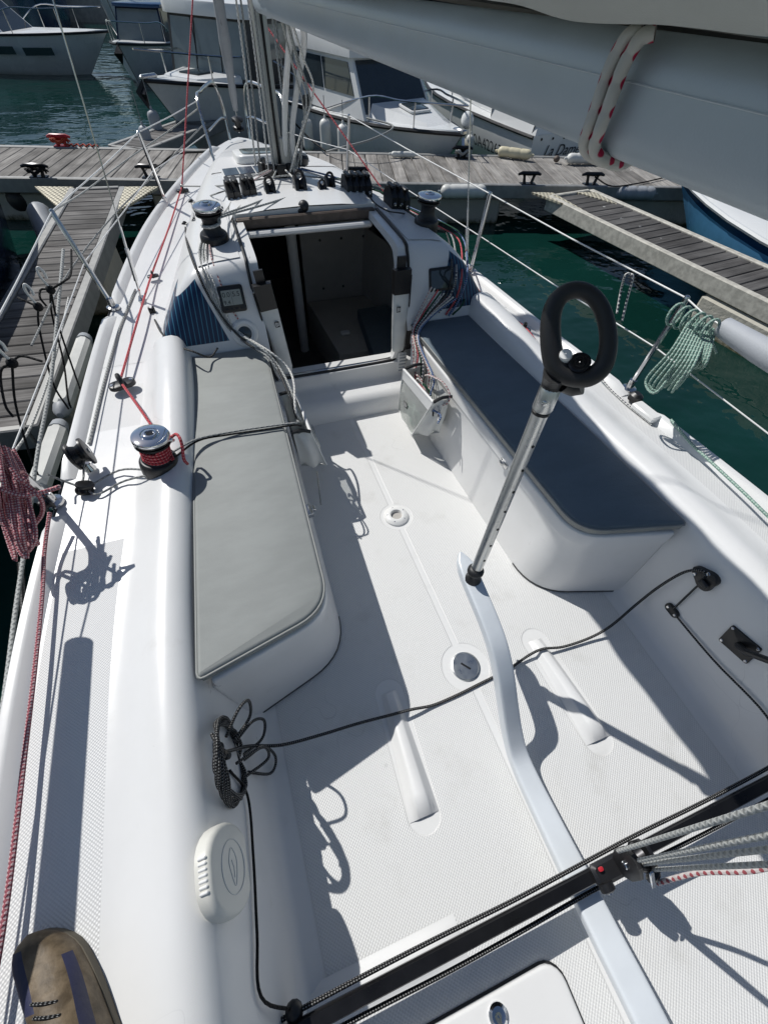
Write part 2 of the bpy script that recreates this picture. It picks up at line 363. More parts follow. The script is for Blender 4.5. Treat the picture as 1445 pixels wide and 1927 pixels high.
class MB:
    def __init__(s): s.v = []; s.f = []; s.uv = {}; s.mi = {}; s.M = None
    def _a(s, vs):
        b = len(s.v); s.v += [(s.M @ V(p)) if s.M is not None else V(p) for p in vs]; return b
    def face(s, idx, uv=None, mi=0):
        if uv: s.uv[len(s.f)] = uv
        if mi: s.mi[len(s.f)] = mi
        s.f.append(tuple(idx))
    def box(s, c, sz, b=0.0):
        cx, cy, cz = c; hx, hy, hz = [q/2 for q in sz]
        if b <= 0:
            o = s._a([(cx+i*hx, cy+j*hy, cz+k*hz) for i in (-1, 1) for j in (-1, 1) for k in (-1, 1)])
            for q in ((0, 1, 3, 2), (4, 6, 7, 5), (0, 4, 5, 1), (2, 3, 7, 6), (0, 2, 6, 4), (1, 5, 7, 3)): s.face([o+i for i in q])
            return s
        pr = [(-hx+b, -hy), (hx-b, -hy), (hx, -hy+b), (hx, hy-b), (hx-b, hy), (-hx+b, hy), (-hx, hy-b), (-hx, -hy+b)]
        ins = lambda p: (p[0]*(hx-b)/hx, p[1]*(hy-b)/hy)
        rings = [[(cx+ins(p)[0], cy+ins(p)[1], cz-hz) for p in pr], [(cx+p[0], cy+p[1], cz-hz+b) for p in pr],
                 [(cx+p[0], cy+p[1], cz+hz-b) for p in pr], [(cx+ins(p)[0], cy+ins(p)[1], cz+hz) for p in pr]]
        return s.rings(rings, cap=True)
    def rings(s, rings, closed=True, cap=False, uvs=None, mis=None):
        n = len(rings[0]); o = s._a([p for r in rings for p in r])
        for i in range(len(rings)-1):
            for k in range(n if closed else n-1):
                k2 = (k+1) % n
                uv = None
                if uvs: uv = [(k/n, uvs[i]), ((k+1)/n, uvs[i]), ((k+1)/n, uvs[i+1]), (k/n, uvs[i+1])]
                s.face([o+i*n+k, o+i*n+k2, o+(i+1)*n+k2, o+(i+1)*n+k], uv, mis(i, k) if mis else 0)
        if cap:
            s.face([o+k for k in range(n)][::-1]); s.face([o+(len(rings)-1)*n+k for k in range(n)])
        return s
    def tube(s, pts, r, n=8, cap=True):
        pts = [V(p) for p in pts]; N = len(pts)
        rad = r if callable(r) else (lambda t: r)
        tan = [(pts[min(i+1, N-1)]-pts[max(i-1, 0)]).normalized() for i in range(N)]
        x, y, _ = frame(tan[0]); rings = []; L = [0.0]
        for i in range(N):
            if i:
                L.append(L[-1]+(pts[i]-pts[i-1]).length)
                x = x-tan[i]*x.dot(tan[i])
                if x.length < 1e-6: x = frame(tan[i])[0]
                x.normalize()
            y = tan[i].cross(x); rr = rad(i/max(1, N-1))
            rings.append([pts[i]+(x*math.cos(a)+y*math.sin(a))*rr for a in [2*math.pi*k/n for k in range(n)]])
        return s.rings(rings, cap=cap, uvs=L)
    def loop(s, pts, r, n=8):
        pts = [V(p) for p in pts]; N = len(pts)
        tan = [(pts[(i+1) % N]-pts[i-1]).normalized() for i in range(N)]
        nrm = V((0, 0, 0))
        c = sum(pts, V((0, 0, 0)))/N
        for i in range(N): nrm += (pts[i]-c).cross(pts[(i+1) % N]-c)
        nrm.normalize(); rings = []; L = [0.0]
        rad = r if callable(r) else (lambda t: r)
        for i in range(N+1):
            j = i % N; y = nrm; x = tan[j].cross(y).normalized(); y2 = x.cross(tan[j])
            if i: L.append(L[-1]+(pts[j]-pts[j-1]).length)
            rr = rad(j/N)
            rings.append([pts[j]+(x*math.cos(a)+y2*math.sin(a))*rr for a in [2*math.pi*k/n for k in range(n)]])
        return s.rings(rings, uvs=L)
    def lathe(s, prof, n=24, cap=True):
        return s.rings([[(r*math.cos(2*math.pi*k/n), r*math.sin(2*math.pi*k/n), z) for k in range(n)] for r, z in prof], cap=cap)
    def prism(s, outline, z0, z1, b=0.0, nb=2):
        """outline (x, y) counter-clockwise extruded from z0 to z1 with a rounded upper edge"""
        n = len(outline); c = V((sum(p[0] for p in outline)/n, sum(p[1] for p in outline)/n))
        def inset(d):
            if d <= 0: return outline
            out = []
            for i in range(n):
                p0, p1, p2 = V(outline[i-1]), V(outline[i]), V(outline[(i+1) % n])
                e1 = (p1-p0); e2 = (p2-p1)
                n1 = V((-e1.y, e1.x)).normalized() if e1.length > 1e-9 else V((0, 0)); n2 = V((-e2.y, e2.x)).normalized() if e2.length > 1e-9 else n1
                m = n1+n2
                m = m/(max(.35, m.dot(m)/2)) if m.length > 1e-6 else n1
                out.append(tuple(p1+m*d))
            return out
        zs = [(0, z0)]
        if b > 0: zs += [(b*(1-math.cos(a)), z1-b+b*math.sin(a)) for a in [math.pi/2*k/nb for k in range(nb+1)]]
        else: zs += [(0, z1)]
        return s.rings([[(p[0], p[1], z) for p in inset(d)] for d, z in zs], cap=True)
    def sphere(s, c, r, n=12, m=8, sc=(1, 1, 1)):
        c = V(c); rings = []
        for i in range(m+1):
            th = -math.pi/2+math.pi*i/m; rr = max(1e-4, math.cos(th))*r
            rings.append([(c.x+rr*math.cos(2*math.pi*k/n)*sc[0], c.y+rr*math.sin(2*math.pi*k/n)*sc[1], c.z+r*math.sin(th)*sc[2]) for k in range(n)])
        return s.rings(rings, cap=True)
    def grid(s, fn, us, vs, mi=None, skip=None):
        nu, nv = len(us), len(vs); o = s._a([fn(u, v) for v in vs for u in us])
        for j in range(nv-1):
            for i in range(nu-1):
                if skip and skip((us[i]+us[i+1])/2, (vs[j]+vs[j+1])/2): continue
                s.face([o+j*nu+i, o+j*nu+i+1, o+(j+1)*nu+i+1, o+(j+1)*nu+i], None, mi((us[i]+us[i+1])/2, (vs[j]+vs[j+1])/2) if mi else 0)
        return s
    def slab(s, q, th):
        """quad q (4 points, seen from its front counter-clockwise) thickened backwards"""
        q = [V(p) for p in q]; n = (q[1]-q[0]).cross(q[3]-q[0]).normalized()
        return s.rings([[p-n*th for p in q], q], cap=True)

WLOC = {}
def place(name, me, mats, parent, origin, sharp=35):
    o = bpy.data.objects.new(name, me); COL.objects.link(o)
    for m in (mats if isinstance(mats, (list, tuple)) else [mats]): me.materials.append(M[m] if isinstance(m, str) else m)
    me.shade_smooth()
    try: me.set_sharp_from_angle(angle=math.radians(sharp))
    except Exception: pass
    o.location = origin
    WLOC[o.name] = V(origin)
    if parent is not None:
        o.parent = parent; o.location = V(origin)-WLOC[parent.name]
    return o
def add(name, mb, mats, parent=None, label=None, cat=None, group=None, kind=None, sharp=35):
    vs = mb.v
    lo = V((min(v.x for v in vs), min(v.y for v in vs), min(v.z for v in vs))); hi = V((max(v.x for v in vs), max(v.y for v in vs), max(v.z for v in vs)))
    og = V(((lo.x+hi.x)/2, (lo.y+hi.y)/2, lo.z))
    me = bpy.data.meshes.new(name); me.from_pydata([tuple(v-og) for v in vs], [], mb.f)
    if mb.uv:
        ul = me.uv_layers.new(name='UVMap')
        for p in me.polygons:
            u = mb.uv.get(p.index)
            if u:
                for li, c in zip(p.loop_indices, u): ul.data[li].uv = c
    for i, m in mb.mi.items(): me.polygons[i].material_index = m
    me.update()
    o = place(name, me, mats, parent, og, sharp)
    return tag(o, label, cat, group, kind)
def tag(o, label=None, cat=None, group=None, kind=None):
    if label: o['label'] = label
    if cat: o['category'] = cat
    if group: o['group'] = group
    if kind: o['kind'] = kind
    return o
def thing(name, loc, label, cat, group=None):
    o = bpy.data.objects.new(name, None); COL.objects.link(o); o.location = loc; o.empty_display_size = .1
    WLOC[o.name] = V(loc); return tag(o, label, cat, group)
def node(name, loc, parent, label=None):        # a part that is itself made of pieces
    o = bpy.data.objects.new(name, None); COL.objects.link(o); o.parent = parent; o.location = V(loc)-WLOC[parent.name]; o.empty_display_size = .05
    WLOC[o.name] = V(loc)
    if label: o['label'] = label
    return o
def rope(name, pts, r, mat, label=None, parent=None, sub=6, n=8, group=None, cat='rope'):
    m = MB().tube(spline(pts, sub), r, n)
    return add(name, m, mat, parent, label, cat if (label and parent is None) else None, group, sharp=80)
def txt(name, body, size, Mx, mat, parent, ext=.0006, italic=0.0, align='LEFT'):
    c = bpy.data.curves.new(name, 'FONT'); c.body = body; c.size = size; c.extrude = ext; c.shear = italic; c.align_x = align
    t = bpy.data.objects.new(name, c); COL.objects.link(t)
    dg = bpy.context.evaluated_depsgraph_get(); me = bpy.data.meshes.new_from_object(t.evaluated_get(dg))
    bpy.data.objects.remove(t); me.transform(Mx)
    o = bpy.data.objects.new(name, me); COL.objects.link(o); me.materials.clear(); me.materials.append(M[mat])
    o.parent = parent; o.location = -WLOC[parent.name]; WLOC[o.name] = V((0, 0, 0))
    return o
def arc(cx, cy, r, a0, a1, n=6):
    return [(cx+r*math.cos(math.radians(a0+(a1-a0)*k/n)), cy+r*math.sin(math.radians(a0+(a1-a0)*k/n))) for k in range(n+1)]
def rrect(w, h, r, n=4, cx=0.0, cy=0.0):
    return arc(cx+w/2-r, cy+h/2-r, r, 0, 90, n)+arc(cx-w/2+r, cy+h/2-r, r, 90, 180, n)+arc(cx-w/2+r, cy-h/2+r, r, 180, 270, n)+arc(cx+w/2-r, cy-h/2+r, r, 270, 360, n)
def frange(a, b, n): return [a+(b-a)*k/(n-1) for k in range(n)]

# ------------------------------------------------------------------ setting: water, quay, pontoons
def water():
    m = MB(); m.box((0, 20, WATER-.5), (240, 240, 1.0)); add('water', m, 'water', kind='structure')
water()

def plank_mesh(L, Wd, th, mat):
    m = MB().box((0, 0, 0), (L, Wd, th), .006)
    me = bpy.data.meshes.new('plank'); me.from_pydata([tuple(v) for v in m.v], [], m.f); me.update()
    me.materials.append(M[mat]); return me
def planks(parent, a, b, width, pitch, mat, top=0.0, gap=.010, groove=None):
    """boards laid across a walkway that runs from a to b (world points of its middle line)"""
    a = V(a); b = V(b); d = (b-a); L = d.length; d.normalize(); n = int(L/pitch)
    me = plank_mesh(width, pitch-gap, .034, mat); ang = math.atan2(d.y, d.x)+math.pi/2
    for i in range(n):
        o = bpy.data.objects.new('plank', me); COL.objects.link(o); o.parent = parent
        p = a+d*(pitch*(i+.5)); p.z = top-.017+random.uniform(-.0015, .0015)
        o.location = p-WLOC[parent.name]; o.rotation_euler = (random.uniform(-.002, .002), random.uniform(-.002, .002), ang+random.uniform(-.004, .004))
def beam(parent, name, a, b, w, h, ztop, mat):
    a = V((a[0], a[1], 0)); b = V((b[0], b[1], 0)); d = b-a; c = (a+b)/2
    m = MB(); m.M = xform((c.x, c.y, ztop-h/2), (0, 0, 1), d); m.box((0, 0, 0), (d.length, w, h), .008)
    return add(name, m, mat, parent)

def walkway(name, label, a, b, width, pitch, mat, frame_mat='zinc_frame', floats=(), top=0.0, ew=.07, fw=.86):
    a = V((a[0], a[1], 0)); b = V((b[0], b[1], 0)); d = (b-a).normalized(); n = V((-d.y, d.x, 0))
    t = thing(name, (a.x, a.y, WATER), label, 'pontoon')
    planks(t, a, b, width-2*ew-.01, pitch, mat, top)
    for s in (-1, 1):
        e = n*s*(width/2-ew/2); beam(t, 'edge_beam', a+e, b+e, ew, .15, top+.012, frame_mat)
    for q in (a, b):
        beam(t, 'end_beam', q-n*(width/2-ew), q+n*(width/2-ew), .05, .15, top+.012, frame_mat)
    m = MB(); m.M = xform(((a.x+b.x)/2, (a.y+b.y)/2, 0), (0, 0, 1), d); m.box((0, 0, top-.09), ((b-a).length-.1, width-2*ew-.02, .09)); add('subframe', m, 'seam_dark', t)
    for f, L in floats:
        c = a+(b-a)*f; m = MB(); m.M = xform((c.x, c.y, 0), (0, 0, 1), d); m.box((0, 0, WATER+.07), (L, width*fw, .46), .03); add('float', m, 'float_concrete', t)
    return t
PE = V((math.cos(math.radians(-14.6)), math.sin(math.radians(-14.6)), 0)); PN = V((-PE.y, PE.x, 0)); P0 = V((0, 6.60, 0))
def pp(s, n, z=0.0): q = P0+PE*s+PN*n; return V((q.x, q.y, z))
main_pontoon = walkway('pontoon', 'wide main pontoon of grey weathered boards lying ahead of the sailboat bow', pp(-4.4, .71), pp(8.2, .71), 1.42, .166, 'plank_wood_pale', floats=((.10, 1.6), (.32, 1.6), (.55, 1.6), (.78, 1.6)))
fl = walkway('finger_pontoon', 'narrow finger pontoon with grooved grey boards along the port side of the sailboat', (-2.03, 2.46), (-1.62, 6.72), .60, .132, 'plank_wood', floats=((.22, .9), (.62, .9)))
fs = walkway('finger_pontoon', 'dark boarded finger pontoon with pale edges off the starboard side beside the blue boat', (4.43, 1.1), (3.89, 5.33), .76, .14, 'plank_wood_dark', frame_mat='cream_edge', floats=((.22, 1.9),), fw=1.02)
ff = walkway('finger_pontoon', 'far finger pontoon beyond the main pontoon beside the wheelhouse boat', pp(-1.75, 1.44), pp(-1.75+.9, 1.44+2.3), .62, .132, 'plank_wood')
def gusset(parent, pts):
    P = [at(x, y, z=.006) for x, y in pts]
    if (P[1]-P[0]).cross(P[2]-P[0]).z < 0: P.reverse()
    m = MB().prism([(p.x, p.y) for p in P], -.012, .010, .003); add('tread_plate', m, 'tread_plate', parent)
gusset(fl, ((66, 351), (140, 352), (112, 392))); gusset(fl, ((231, 352), (300, 351), (222, 398)))
gusset(fs, ((1000, 362), (1040, 363), (1105, 400))); gusset(fs, ((1120, 362), (1085, 362), (1160, 384)))

def cleat(px, py, label, z=.01, mat='black_metal', s=1.0, along=None):
    p = at(px, py, z=z); d = along if along is not None else PE
    t = thing('mooring_cleat', p, label, 'cleat', 'mooring cleats on the pontoons')
    for k in (-1, 1):
        m = MB(); m.M = xform(p+d*k*.045*s, (d*k*.22+V((0, 0, 1))).normalized(), d); m.lathe([(.030*s, 0), (.020*s, .02), (.017*s, .075*s), (.022*s, .10*s)], 10); add('post', m, mat, t)
    m = MB().tube([p+d*x*s+V((0, 0, z2*s)) for x, z2 in ((-.15, .098), (-.10, .112), (0, .108), (.10, .112), (.15, .098))], lambda u: (.013+.012*math.sin(math.pi*u))*s, 8); add('horn_bar', m, mat, t)
    m = MB(); m.M = xform(p, (0, 0, 1), d); m.box((0, 0, .004), (.20*s, .085*s, .012), .004); add('foot_plate', m, mat, t)
    return p
cl1 = cleat(75, 333, 'black cleat wound with dark line on the near pontoon edge, left of the finger pontoon')
cl2 = cleat(285, 334, 'black cleat beside the bow on the near pontoon edge, just right of the finger pontoon')
cl3 = cleat(118, 275, 'rust brown cleat with an orange line on the far pontoon edge at the left', mat='red_paint')
cl4 = cleat(672, 338, 'black cleat on the near pontoon edge right of the mast foot')
cl5 = cleat(992, 346, 'bare dark cleat at the head of the starboard finger pontoon, nearer the mast')
cl6 = cleat(1110, 347, 'dark cleat with a black line at the starboard finger head, beside the blue boat')
cl7 = cleat(868, 296, 'dark cleat wound with line on the far pontoon edge below the registration number')
for c, mt, lab in ((cl1, 'rope_pureblack', 'dark mooring line wound round the cleat at the left end of the pontoon'), (cl3, 'rope_orange', 'orange line heaped by the rust brown cleat'), (cl7, 'rope_grey', 'grey line wound round the far cleat below the registration number')):
    pts = []
    for k in range(26):
        a = k*.9; pts.append(c+V((math.cos(a)*(.09+.03*math.sin(k*2.1)), math.sin(a)*.05, .03+.06*abs(math.sin(k*1.3)))))
    if mt == 'rope_orange':
        for k in range(22): pts.append(c+PE*(.10+.018*k)+V((0, .05*math.sin(k*1.4), .015)))
    rope('mooring_line', pts, .010, mt, lab, sub=4, n=6)

def fender(a, b, r, mat, label, ribs=0, name='fender', group='fenders on the pontoons'):
    a = V(a); b = V(b); L = (b-a).length
    t = thing(name, a, label, 'fender', group); m = MB(); m.M = xform(a, (b-a).normalized())
    prof = []
    for k in range(25):
        u = k/24; e = min(u, 1-u)*L; rr = r*math.sqrt(max(.0, 1-(max(0, r-e)/r)**2))
        if ribs: rr *= 1-.10*max(0, math.cos(u*ribs*2*math.pi))**10
        prof.append((max(.012, rr), u*L))
    m.lathe(prof, 16); add('body', m, mat, t)
    m = MB(); m.M = xform(a, (b-a).normalized()); m.lathe([(.012, -.035), (.018, -.02), (.016, .01)], 8); add('eye', m, mat, t)
    m = MB(); m.M = xform(b, (b-a).normalized()); m.lathe([(.016, -.01), (.018, .02), (.012, .035)], 8); add('eye', m, mat, t)
    return t
def fpx(p, q, z, r, mat, label, **k): return fender(at(*p, z=z), at(*q, z=z), r, mat, label, **k)
fpx((828, 360), (915, 360), -.06, .075, 'fender_white', 'long white ribbed fender fixed along the near pontoon edge behind the starboard winch', ribs=5)
fpx((1155, 362), (1232, 364), -.06, .075, 'fender_grey', 'grey ribbed fender on the near pontoon edge beside the blue boat', ribs=4)
fpx((1066, 298), (1132, 298), .07, .062, 'fender_white', 'white ribbed fender lying on the pontoon under the boat name', ribs=4)
fpx((936, 284), (1000, 292), .07, .062, 'fender_cream', 'cream cylindrical fender lying on the pontoon below the registration number', ribs=3)
fpx((736, 290), (782, 291), .04, .035, 'fender_white', 'small white ribbed fender on the far pontoon edge under the cabin cruiser bow', ribs=4)
m = MB().sphere(at(1047, 299, z=.05), .045, 12, 8, (1, 1, .9)); add('rubber_ball', m, 'teak_dark', None, 'small brown rubber buffer ball on the pontoon below the boat name', 'buffer', sharp=80)
# lines lying about on the pontoon
rope('mooring_line', [cl6+V((.03, 0, .08)), at(1150, 350, z=.03), at(1200, 345, z=.02), at(1250, 334, z=.02), at(1300, 325, z=.02)], .008, 'rope_pureblack', 'thin black line leading right from the cleat by the blue boat')
rope('mooring_line', [cl4+V((-.05, 0, .1)), cl4+V((.02, .06, .11)), cl4+V((.08, -.05, .1)), cl4+V((-.2, .1, .02)), cl4+V((-.42, .02, .012))], .011, 'rope_pureblack', 'black line hitched on the cleat right of the mast foot')

# ------------------------------------------------------------------ neighbouring boats
def quadpt(c, u, v): return (c[0]*(1-u)+c[1]*u)*(1-v)+(c[3]*(1-u)+c[2]*u)*v
def pane(name, c, u0, u1, v0, v1, mat, parent, off=.012, th=.016):
    q = [quadpt(c, u0, v0), quadpt(c, u1, v0), quadpt(c, u1, v1), quadpt(c, u0, v1)]
    n = (q[1]-q[0]).cross(q[3]-q[0]).normalized()
    m = MB().slab([p+n*off for p in q], th); return add(name, m, mat, parent)
def craft(name, label, bow, head, L, B, fb, hull_mat, cat='motorboat', strip='black_rubber', deck_mat='hull_white', band=None, square=True, rise=.35):
    """hull and deck; returns (thing, matrix) with x forward from the stern, y to port, z above the water"""
    h = V((head[0], head[1], 0)).normalized(); o = V((bow[0], bow[1], WATER))-h*L
    Mx = xform(o, (0, 0, 1), h); t = thing(name, o, label, cat)
    def sec(u):
        bb = B/2*(1 if u < .45 else max(.012, 1-((u-.45)/.55)**2.3))*(.94+.06*min(1, u/.3)); sh = fb*(1+rise*u*u)
        return bb, sh
    us = [0, .08, .2, .35, .5, .62, .72, .8, .87, .93, .97, 1.0]
    m = MB(); m.M = Mx; rings = []
    for u in us:
        bb, sh = sec(u); rk = (u**4)*.16*L
        prof = [(1.0, 1.0), (.985, .8), (.95, .45), (.86, .12), (.62, -.12), (.25, -.28), (0, -.34)]
        pts = []
        for sgn in (1, -1):
            ln = [(L*u-rk*(1-zf)*.8, sgn*bb*xf*(1-(1-zf)*.25*u*u), max(-.30, sh*zf) if zf > 0 else zf*fb) for xf, zf in prof]
            pts += ln if sgn == 1 else ln[::-1][1:]
        rings.append(pts)
    m.rings(rings, closed=False, mis=(lambda i, k: 1 if (k in (0, 11) and band) else 0))
    m.face([m._a([r]) for r in rings[0]])
    add('hull', m, [hull_mat, band] if band else hull_mat, t)
    m = MB(); m.M = Mx
    m.rings([[(L*u, sec(u)[0]*s*.985, sec(u)[1]-.015+(.03 if abs(s) < .9 else 0)) for s in (1, .85, 0, -.85, -1)] for u in us], closed=False); add('deck', m, deck_mat, t)
    m = MB(); m.M = Mx
    for s in (1, -1): m.tube([(L*u, sec(u)[0]*s+.004*s, sec(u)[1]-.02) for u in us], .026, 6)
    add('rubbing_strake', m, strip, t)
    return t, Mx, sec, us
def wheelhouse(t, Mx, x0, x1, x2, wb, wt, z0, z1, rake, body='hull_white', glass='dark_glass', over=.12, roof_mat='hull_white', side=2, front=1, mullion=0, roof_th=.07):
    """x0 aft, x1 foot of the windscreen; the glass leans back by rake"""
    b = [V((x1, -wb/2, z0)), V((x1, wb/2, z0)), V((x0, wb/2, z0)), V((x0, -wb/2, z0))]
    tp = [V((x1-rake, -wt/2, z1)), V((x1-rake, wt/2, z1)), V((x0, wt/2, z1)), V((x0, -wt/2, z1))]
    b = [Mx @ p for p in b]; tp = [Mx @ p for p in tp]
    m = MB().rings([b, tp], cap=True); add('cabin', m, body, t)
    f = [b[0], b[1], tp[1], tp[0]]
    for k in range(front): pane('windscreen_pane', f, .03+k*.94/front+.01, .03+(k+1)*.94/front-.01, .10, .95, glass, t)
    for (i, j) in ((1, 2), (3, 0)):
        f = [b[i], b[j], tp[j], tp[i]]
        for k in range(side): pane('window', f, .06+k*.88/side+.012, .06+(k+1)*.88/side-.012, .38, .92, glass, t)
    m = MB(); m.M = Mx
    ol = [(x0-over*.6, -wt/2-over*.5), (x1-rake+over*.2, -wt/2-over*.5), (x1-rake+over, -wt/2+.12), (x1-rake+over, wt/2-.12), (x1-rake+over*.2, wt/2+over*.5), (x0-over*.6, wt/2+over*.5)]
    m.prism(ol, z1+.002, z1+roof_th, .025); add('roof', m, roof_mat, t)
def rail(t, Mx, pts, r=.014, posts=(), base=None, name='rail'):
    m = MB(); m.M = Mx; m.tube(spline(pts, 5), r, 6)
    add(name, m, 'stainless', t)
    for p, q in posts:
        m = MB(); m.M = Mx; m.tube([p, q], r*.9, 6); add('rail_post', m, 'stainless', t)
def pulpit(t, Mx, sec, L, u0=.55, h=.34, inset=.9, r=.013):
    us = [u0, .68, .8, .9, .96, 1.0]
    top = [(L*u, sec(u)[0]*inset, sec(u)[1]+h*(0 if u == u0 else 1)) for u in us]
    top = top + [(x, -y, z) for x, y, z in top[::-1]]
    posts = [((L*u, s*sec(u)[0]*inset, sec(u)[1]), (L*u, s*sec(u)[0]*inset, sec(u)[1]+h)) for u in (.68, .85) for s in (1, -1)]
    rail(t, Mx, top, r, posts)

def hang_fender(p, r, L, label, mat='fender_grey', rope_up=.35, lean=(0, 0)):
    p = V(p); t = fender(p-V((0, 0, L)), p, r, mat, label, group='fenders hung on moored boats')
    m = MB().tube([p+V((0, 0, .02)), p+V((lean[0], lean[1], rope_up))], .006, 6); add('lanyard', m, 'rope_grey', t)

# wheelhouse boat ahead to port
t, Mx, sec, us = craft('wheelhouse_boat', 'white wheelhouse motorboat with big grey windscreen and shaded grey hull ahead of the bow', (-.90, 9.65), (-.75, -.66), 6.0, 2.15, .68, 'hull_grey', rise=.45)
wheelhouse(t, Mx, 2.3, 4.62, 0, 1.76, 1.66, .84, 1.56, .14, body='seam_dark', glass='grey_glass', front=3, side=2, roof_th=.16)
pulpit(t, Mx, sec, 6.0, h=.30)
m = MB(); m.M = Mx; m.prism([(4.5, -.72), (5.3, -.36), (5.3, .36), (4.5, .72)], .78, .96, .05); add('foredeck_trunk', m, 'hull_white', t)
for s in (-.3, .35):
    m = MB(); m.M = Mx; m.tube([(4.53, s, 1.54), (4.58, s+.06, 1.32), (4.64, s+.10, 1.08)], .009, 6); add('wiper', m, 'black_plastic', t)
m = MB(); m.M = Mx; m.box((5.9, .0, 1.0), (.30, .09, .06), .02); add('anchor_roller', m, 'stainless', t)
m = MB(); m.M = Mx; m.rings([[(5.98, -.02, .97), (6.10, -.10, .83), (6.03, 0, .65), (6.10, .10, .83)], [(6.01, .0, .99), (6.14, -.08, .85), (6.08, .01, .67), (6.14, .12, .85)]], cap=True); add('anchor', m, 'black_metal', t)
m = MB(); m.M = Mx
m.prism([(4.75, -.2), (5.1, -.2), (5.1, .2), (4.75, .2)], .962, .982, .005); add('deck_hatch', m, 'dark_glass', t)
hang_fender(at(285, 205, Y=9.5), .085, .62, 'long grey fender hanging at the stem of the wheelhouse boat, uppermost of two')
hang_fender(at(268, 235, Y=8.9), .075, .42, 'short grey fender beside the far finger pontoon at the wheelhouse boat', 'fender_grey')

# cabin cruiser ahead to starboard
t, Mx, sec, us = craft('cabin_cruiser', 'white cabin cruiser with dark tinted windscreen and grey hull beyond the pontoon', (3.22, 7.14), (.34, -.94), 4.3, 1.62, .64, 'hull_grey', rise=.12)
wheelhouse(t, Mx, .9, 2.9, 0, 1.40, 1.22, .68, 1.30, .42, glass='dark_glass', front=1, side=2, roof_th=.18, over=.10)
pulpit(t, Mx, sec, 4.3, u0=.42, h=.28)
m = MB(); m.M = Mx; m.rings([[(2.88, -.62, .66), (3.9, -.28, .68), (3.9, .28, .68), (2.88, .62, .66)], [(2.86, -.52, .86), (3.7, -.18, .74), (3.7, .18, .74), (2.86, .52, .86)]], cap=True); add('foredeck_trunk', m, 'hull_white', t)
m = MB(); m.M = Mx; m.M = Mx @ Matrix.Translation((3.22, .02, .818)) @ Matrix.Rotation(.14, 4, 'Y'); m.prism(rrect(.34, .40, .04), 0, .025, .008); ho = add('deck_hatch', m, 'white_plastic', t)
m = MB(); m.M = Mx @ Matrix.Translation((3.22, .02, .845)) @ Matrix.Rotation(.14, 4, 'Y'); m.prism(rrect(.28, .34, .03), 0, .006, .002); add('pane', m, 'dark_glass', ho)
m = MB(); m.M = Mx; m.tube([(2.55, -.15, 1.0), (2.70, -.35, .90), (2.86, -.5, .80)], .008, 6); add('wiper', m, 'black_plastic', t)
m = MB(); m.M = Mx; m.box((4.22, 0, .72), (.22, .09, .06), .015); add('anchor_roller', m, 'stainless', t)
m = MB(); m.M = Mx; m.sphere((4.1, .26, .80), .10, 10, 8, (1, .8, 1)); add('spotlight', m, 'hull_white', t)
m = MB(); m.M = Mx; m.rings([[(4.30, -.02, .66), (4.36, -.06, .56), (4.31, 0, .44), (4.36, .06, .56)], [(4.33, 0, .67), (4.39, -.04, .57), (4.35, .02, .45), (4.39, .08, .57)]], cap=True); add('anchor', m, 'stainless', t)
for (fx, fy, lab) in ((577, 222, 'pale grey fender hanging on the cabin cruiser, farthest left of three'), (611, 222, 'pale grey fender hanging on the cabin cruiser, middle one of three'), (645, 232, 'pale grey fender hanging on the cabin cruiser, nearest its bow of three')):
    hang_fender(at(fx, fy, Y={577: 9.0, 611: 8.5, 645: 8.05}[fx]), .085, .42, lab, 'fender_white', .25)
rope('mooring_line', [at(690, 222, Y=7.9), at(740, 238, Y=7.45), at(700, 262, Y=7.2), at(640, 278, Y=7.3), at(612, 286, z=.03)], .012, 'rope_grey', 'grey mooring line drooping from the cabin cruiser foredeck')
m = MB(); rope('mooring_line', [at(540, 215, Y=8.3), at(580, 258, Y=8.2), at(612, 284, z=.05)], .011, 'rope_pureblack', 'dark mooring line running down to the pontoon by the three fenders')

# white motorboat seen from its stern, with its number and name
CLF = cl7
t, Mx, sec, us = craft('white_motorboat', 'white motorboat with black registration number, stern towards the pontoon', (4.80, 12.2), (-.10, .995), 4.9, 1.75, .62, 'hull_white', rise=.25)
wheelhouse(t, Mx, 1.2, 3.0, 0, 1.2, 1.05, .62, 1.15, .4, glass='dark_glass', side=2, over=.08)
m = MB(); m.M = Mx; m.rings([[(.0, -.80, .60), (1.2, -.82, .60), (1.2, .82, .60), (0, .80, .60)], [(.05, -.74, .80), (1.2, -.76, .86), (1.2, .76, .86), (.05, .74, .80)]], cap=True); add('cockpit_coaming', m, 'hull_white', t)
m = MB(); m.M = Mx; m.box((.3, -.35, .86), (.36, .4, .10), .03); add('engine_box', m, 'hull_white', t)
rail(t, Mx, [(0.1, .78, .62), (.12, .78, .98), (1.2, .80, 1.0), (2.6, .72, 1.02), (3.9, .45, .98), (4.6, .1, .90)], .013, [((1.2, .80, .62), (1.2, .80, 1.0)), ((2.6, .74, .66), (2.6, .72, 1.02))])
Mt = Mx @ xform((1.50, .852, .235), (0, .94, -.342), (-1, 0, 0))
txt('registration_number', '0A42263', .24, Mt, 'text_dark', t)
Mt = Mx @ xform((1.50-1.14, .845, .235), (0, .94, -.342), (-1, 0, 0))
txt('registration_suffix', 'AN', .12, Mt, 'text_dark', t)
Mt = Mx @ Matrix.Translation((-.012, .56, .36)) @ Matrix.Rotation(-math.pi/2, 4, 'Z') @ Matrix.Rotation(math.pi/2, 4, 'X')
txt('boat_name', 'La Dame', .20, Mt, 'text_dark', t, italic=.35)
Mt = Mx @ Matrix.Translation((-.012, .34, .17)) @ Matrix.Rotation(-math.pi/2, 4, 'Z') @ Matrix.Rotation(math.pi/2, 4, 'X')
txt('home_port', 'N', .15, Mt, 'text_dark', t, italic=.35)
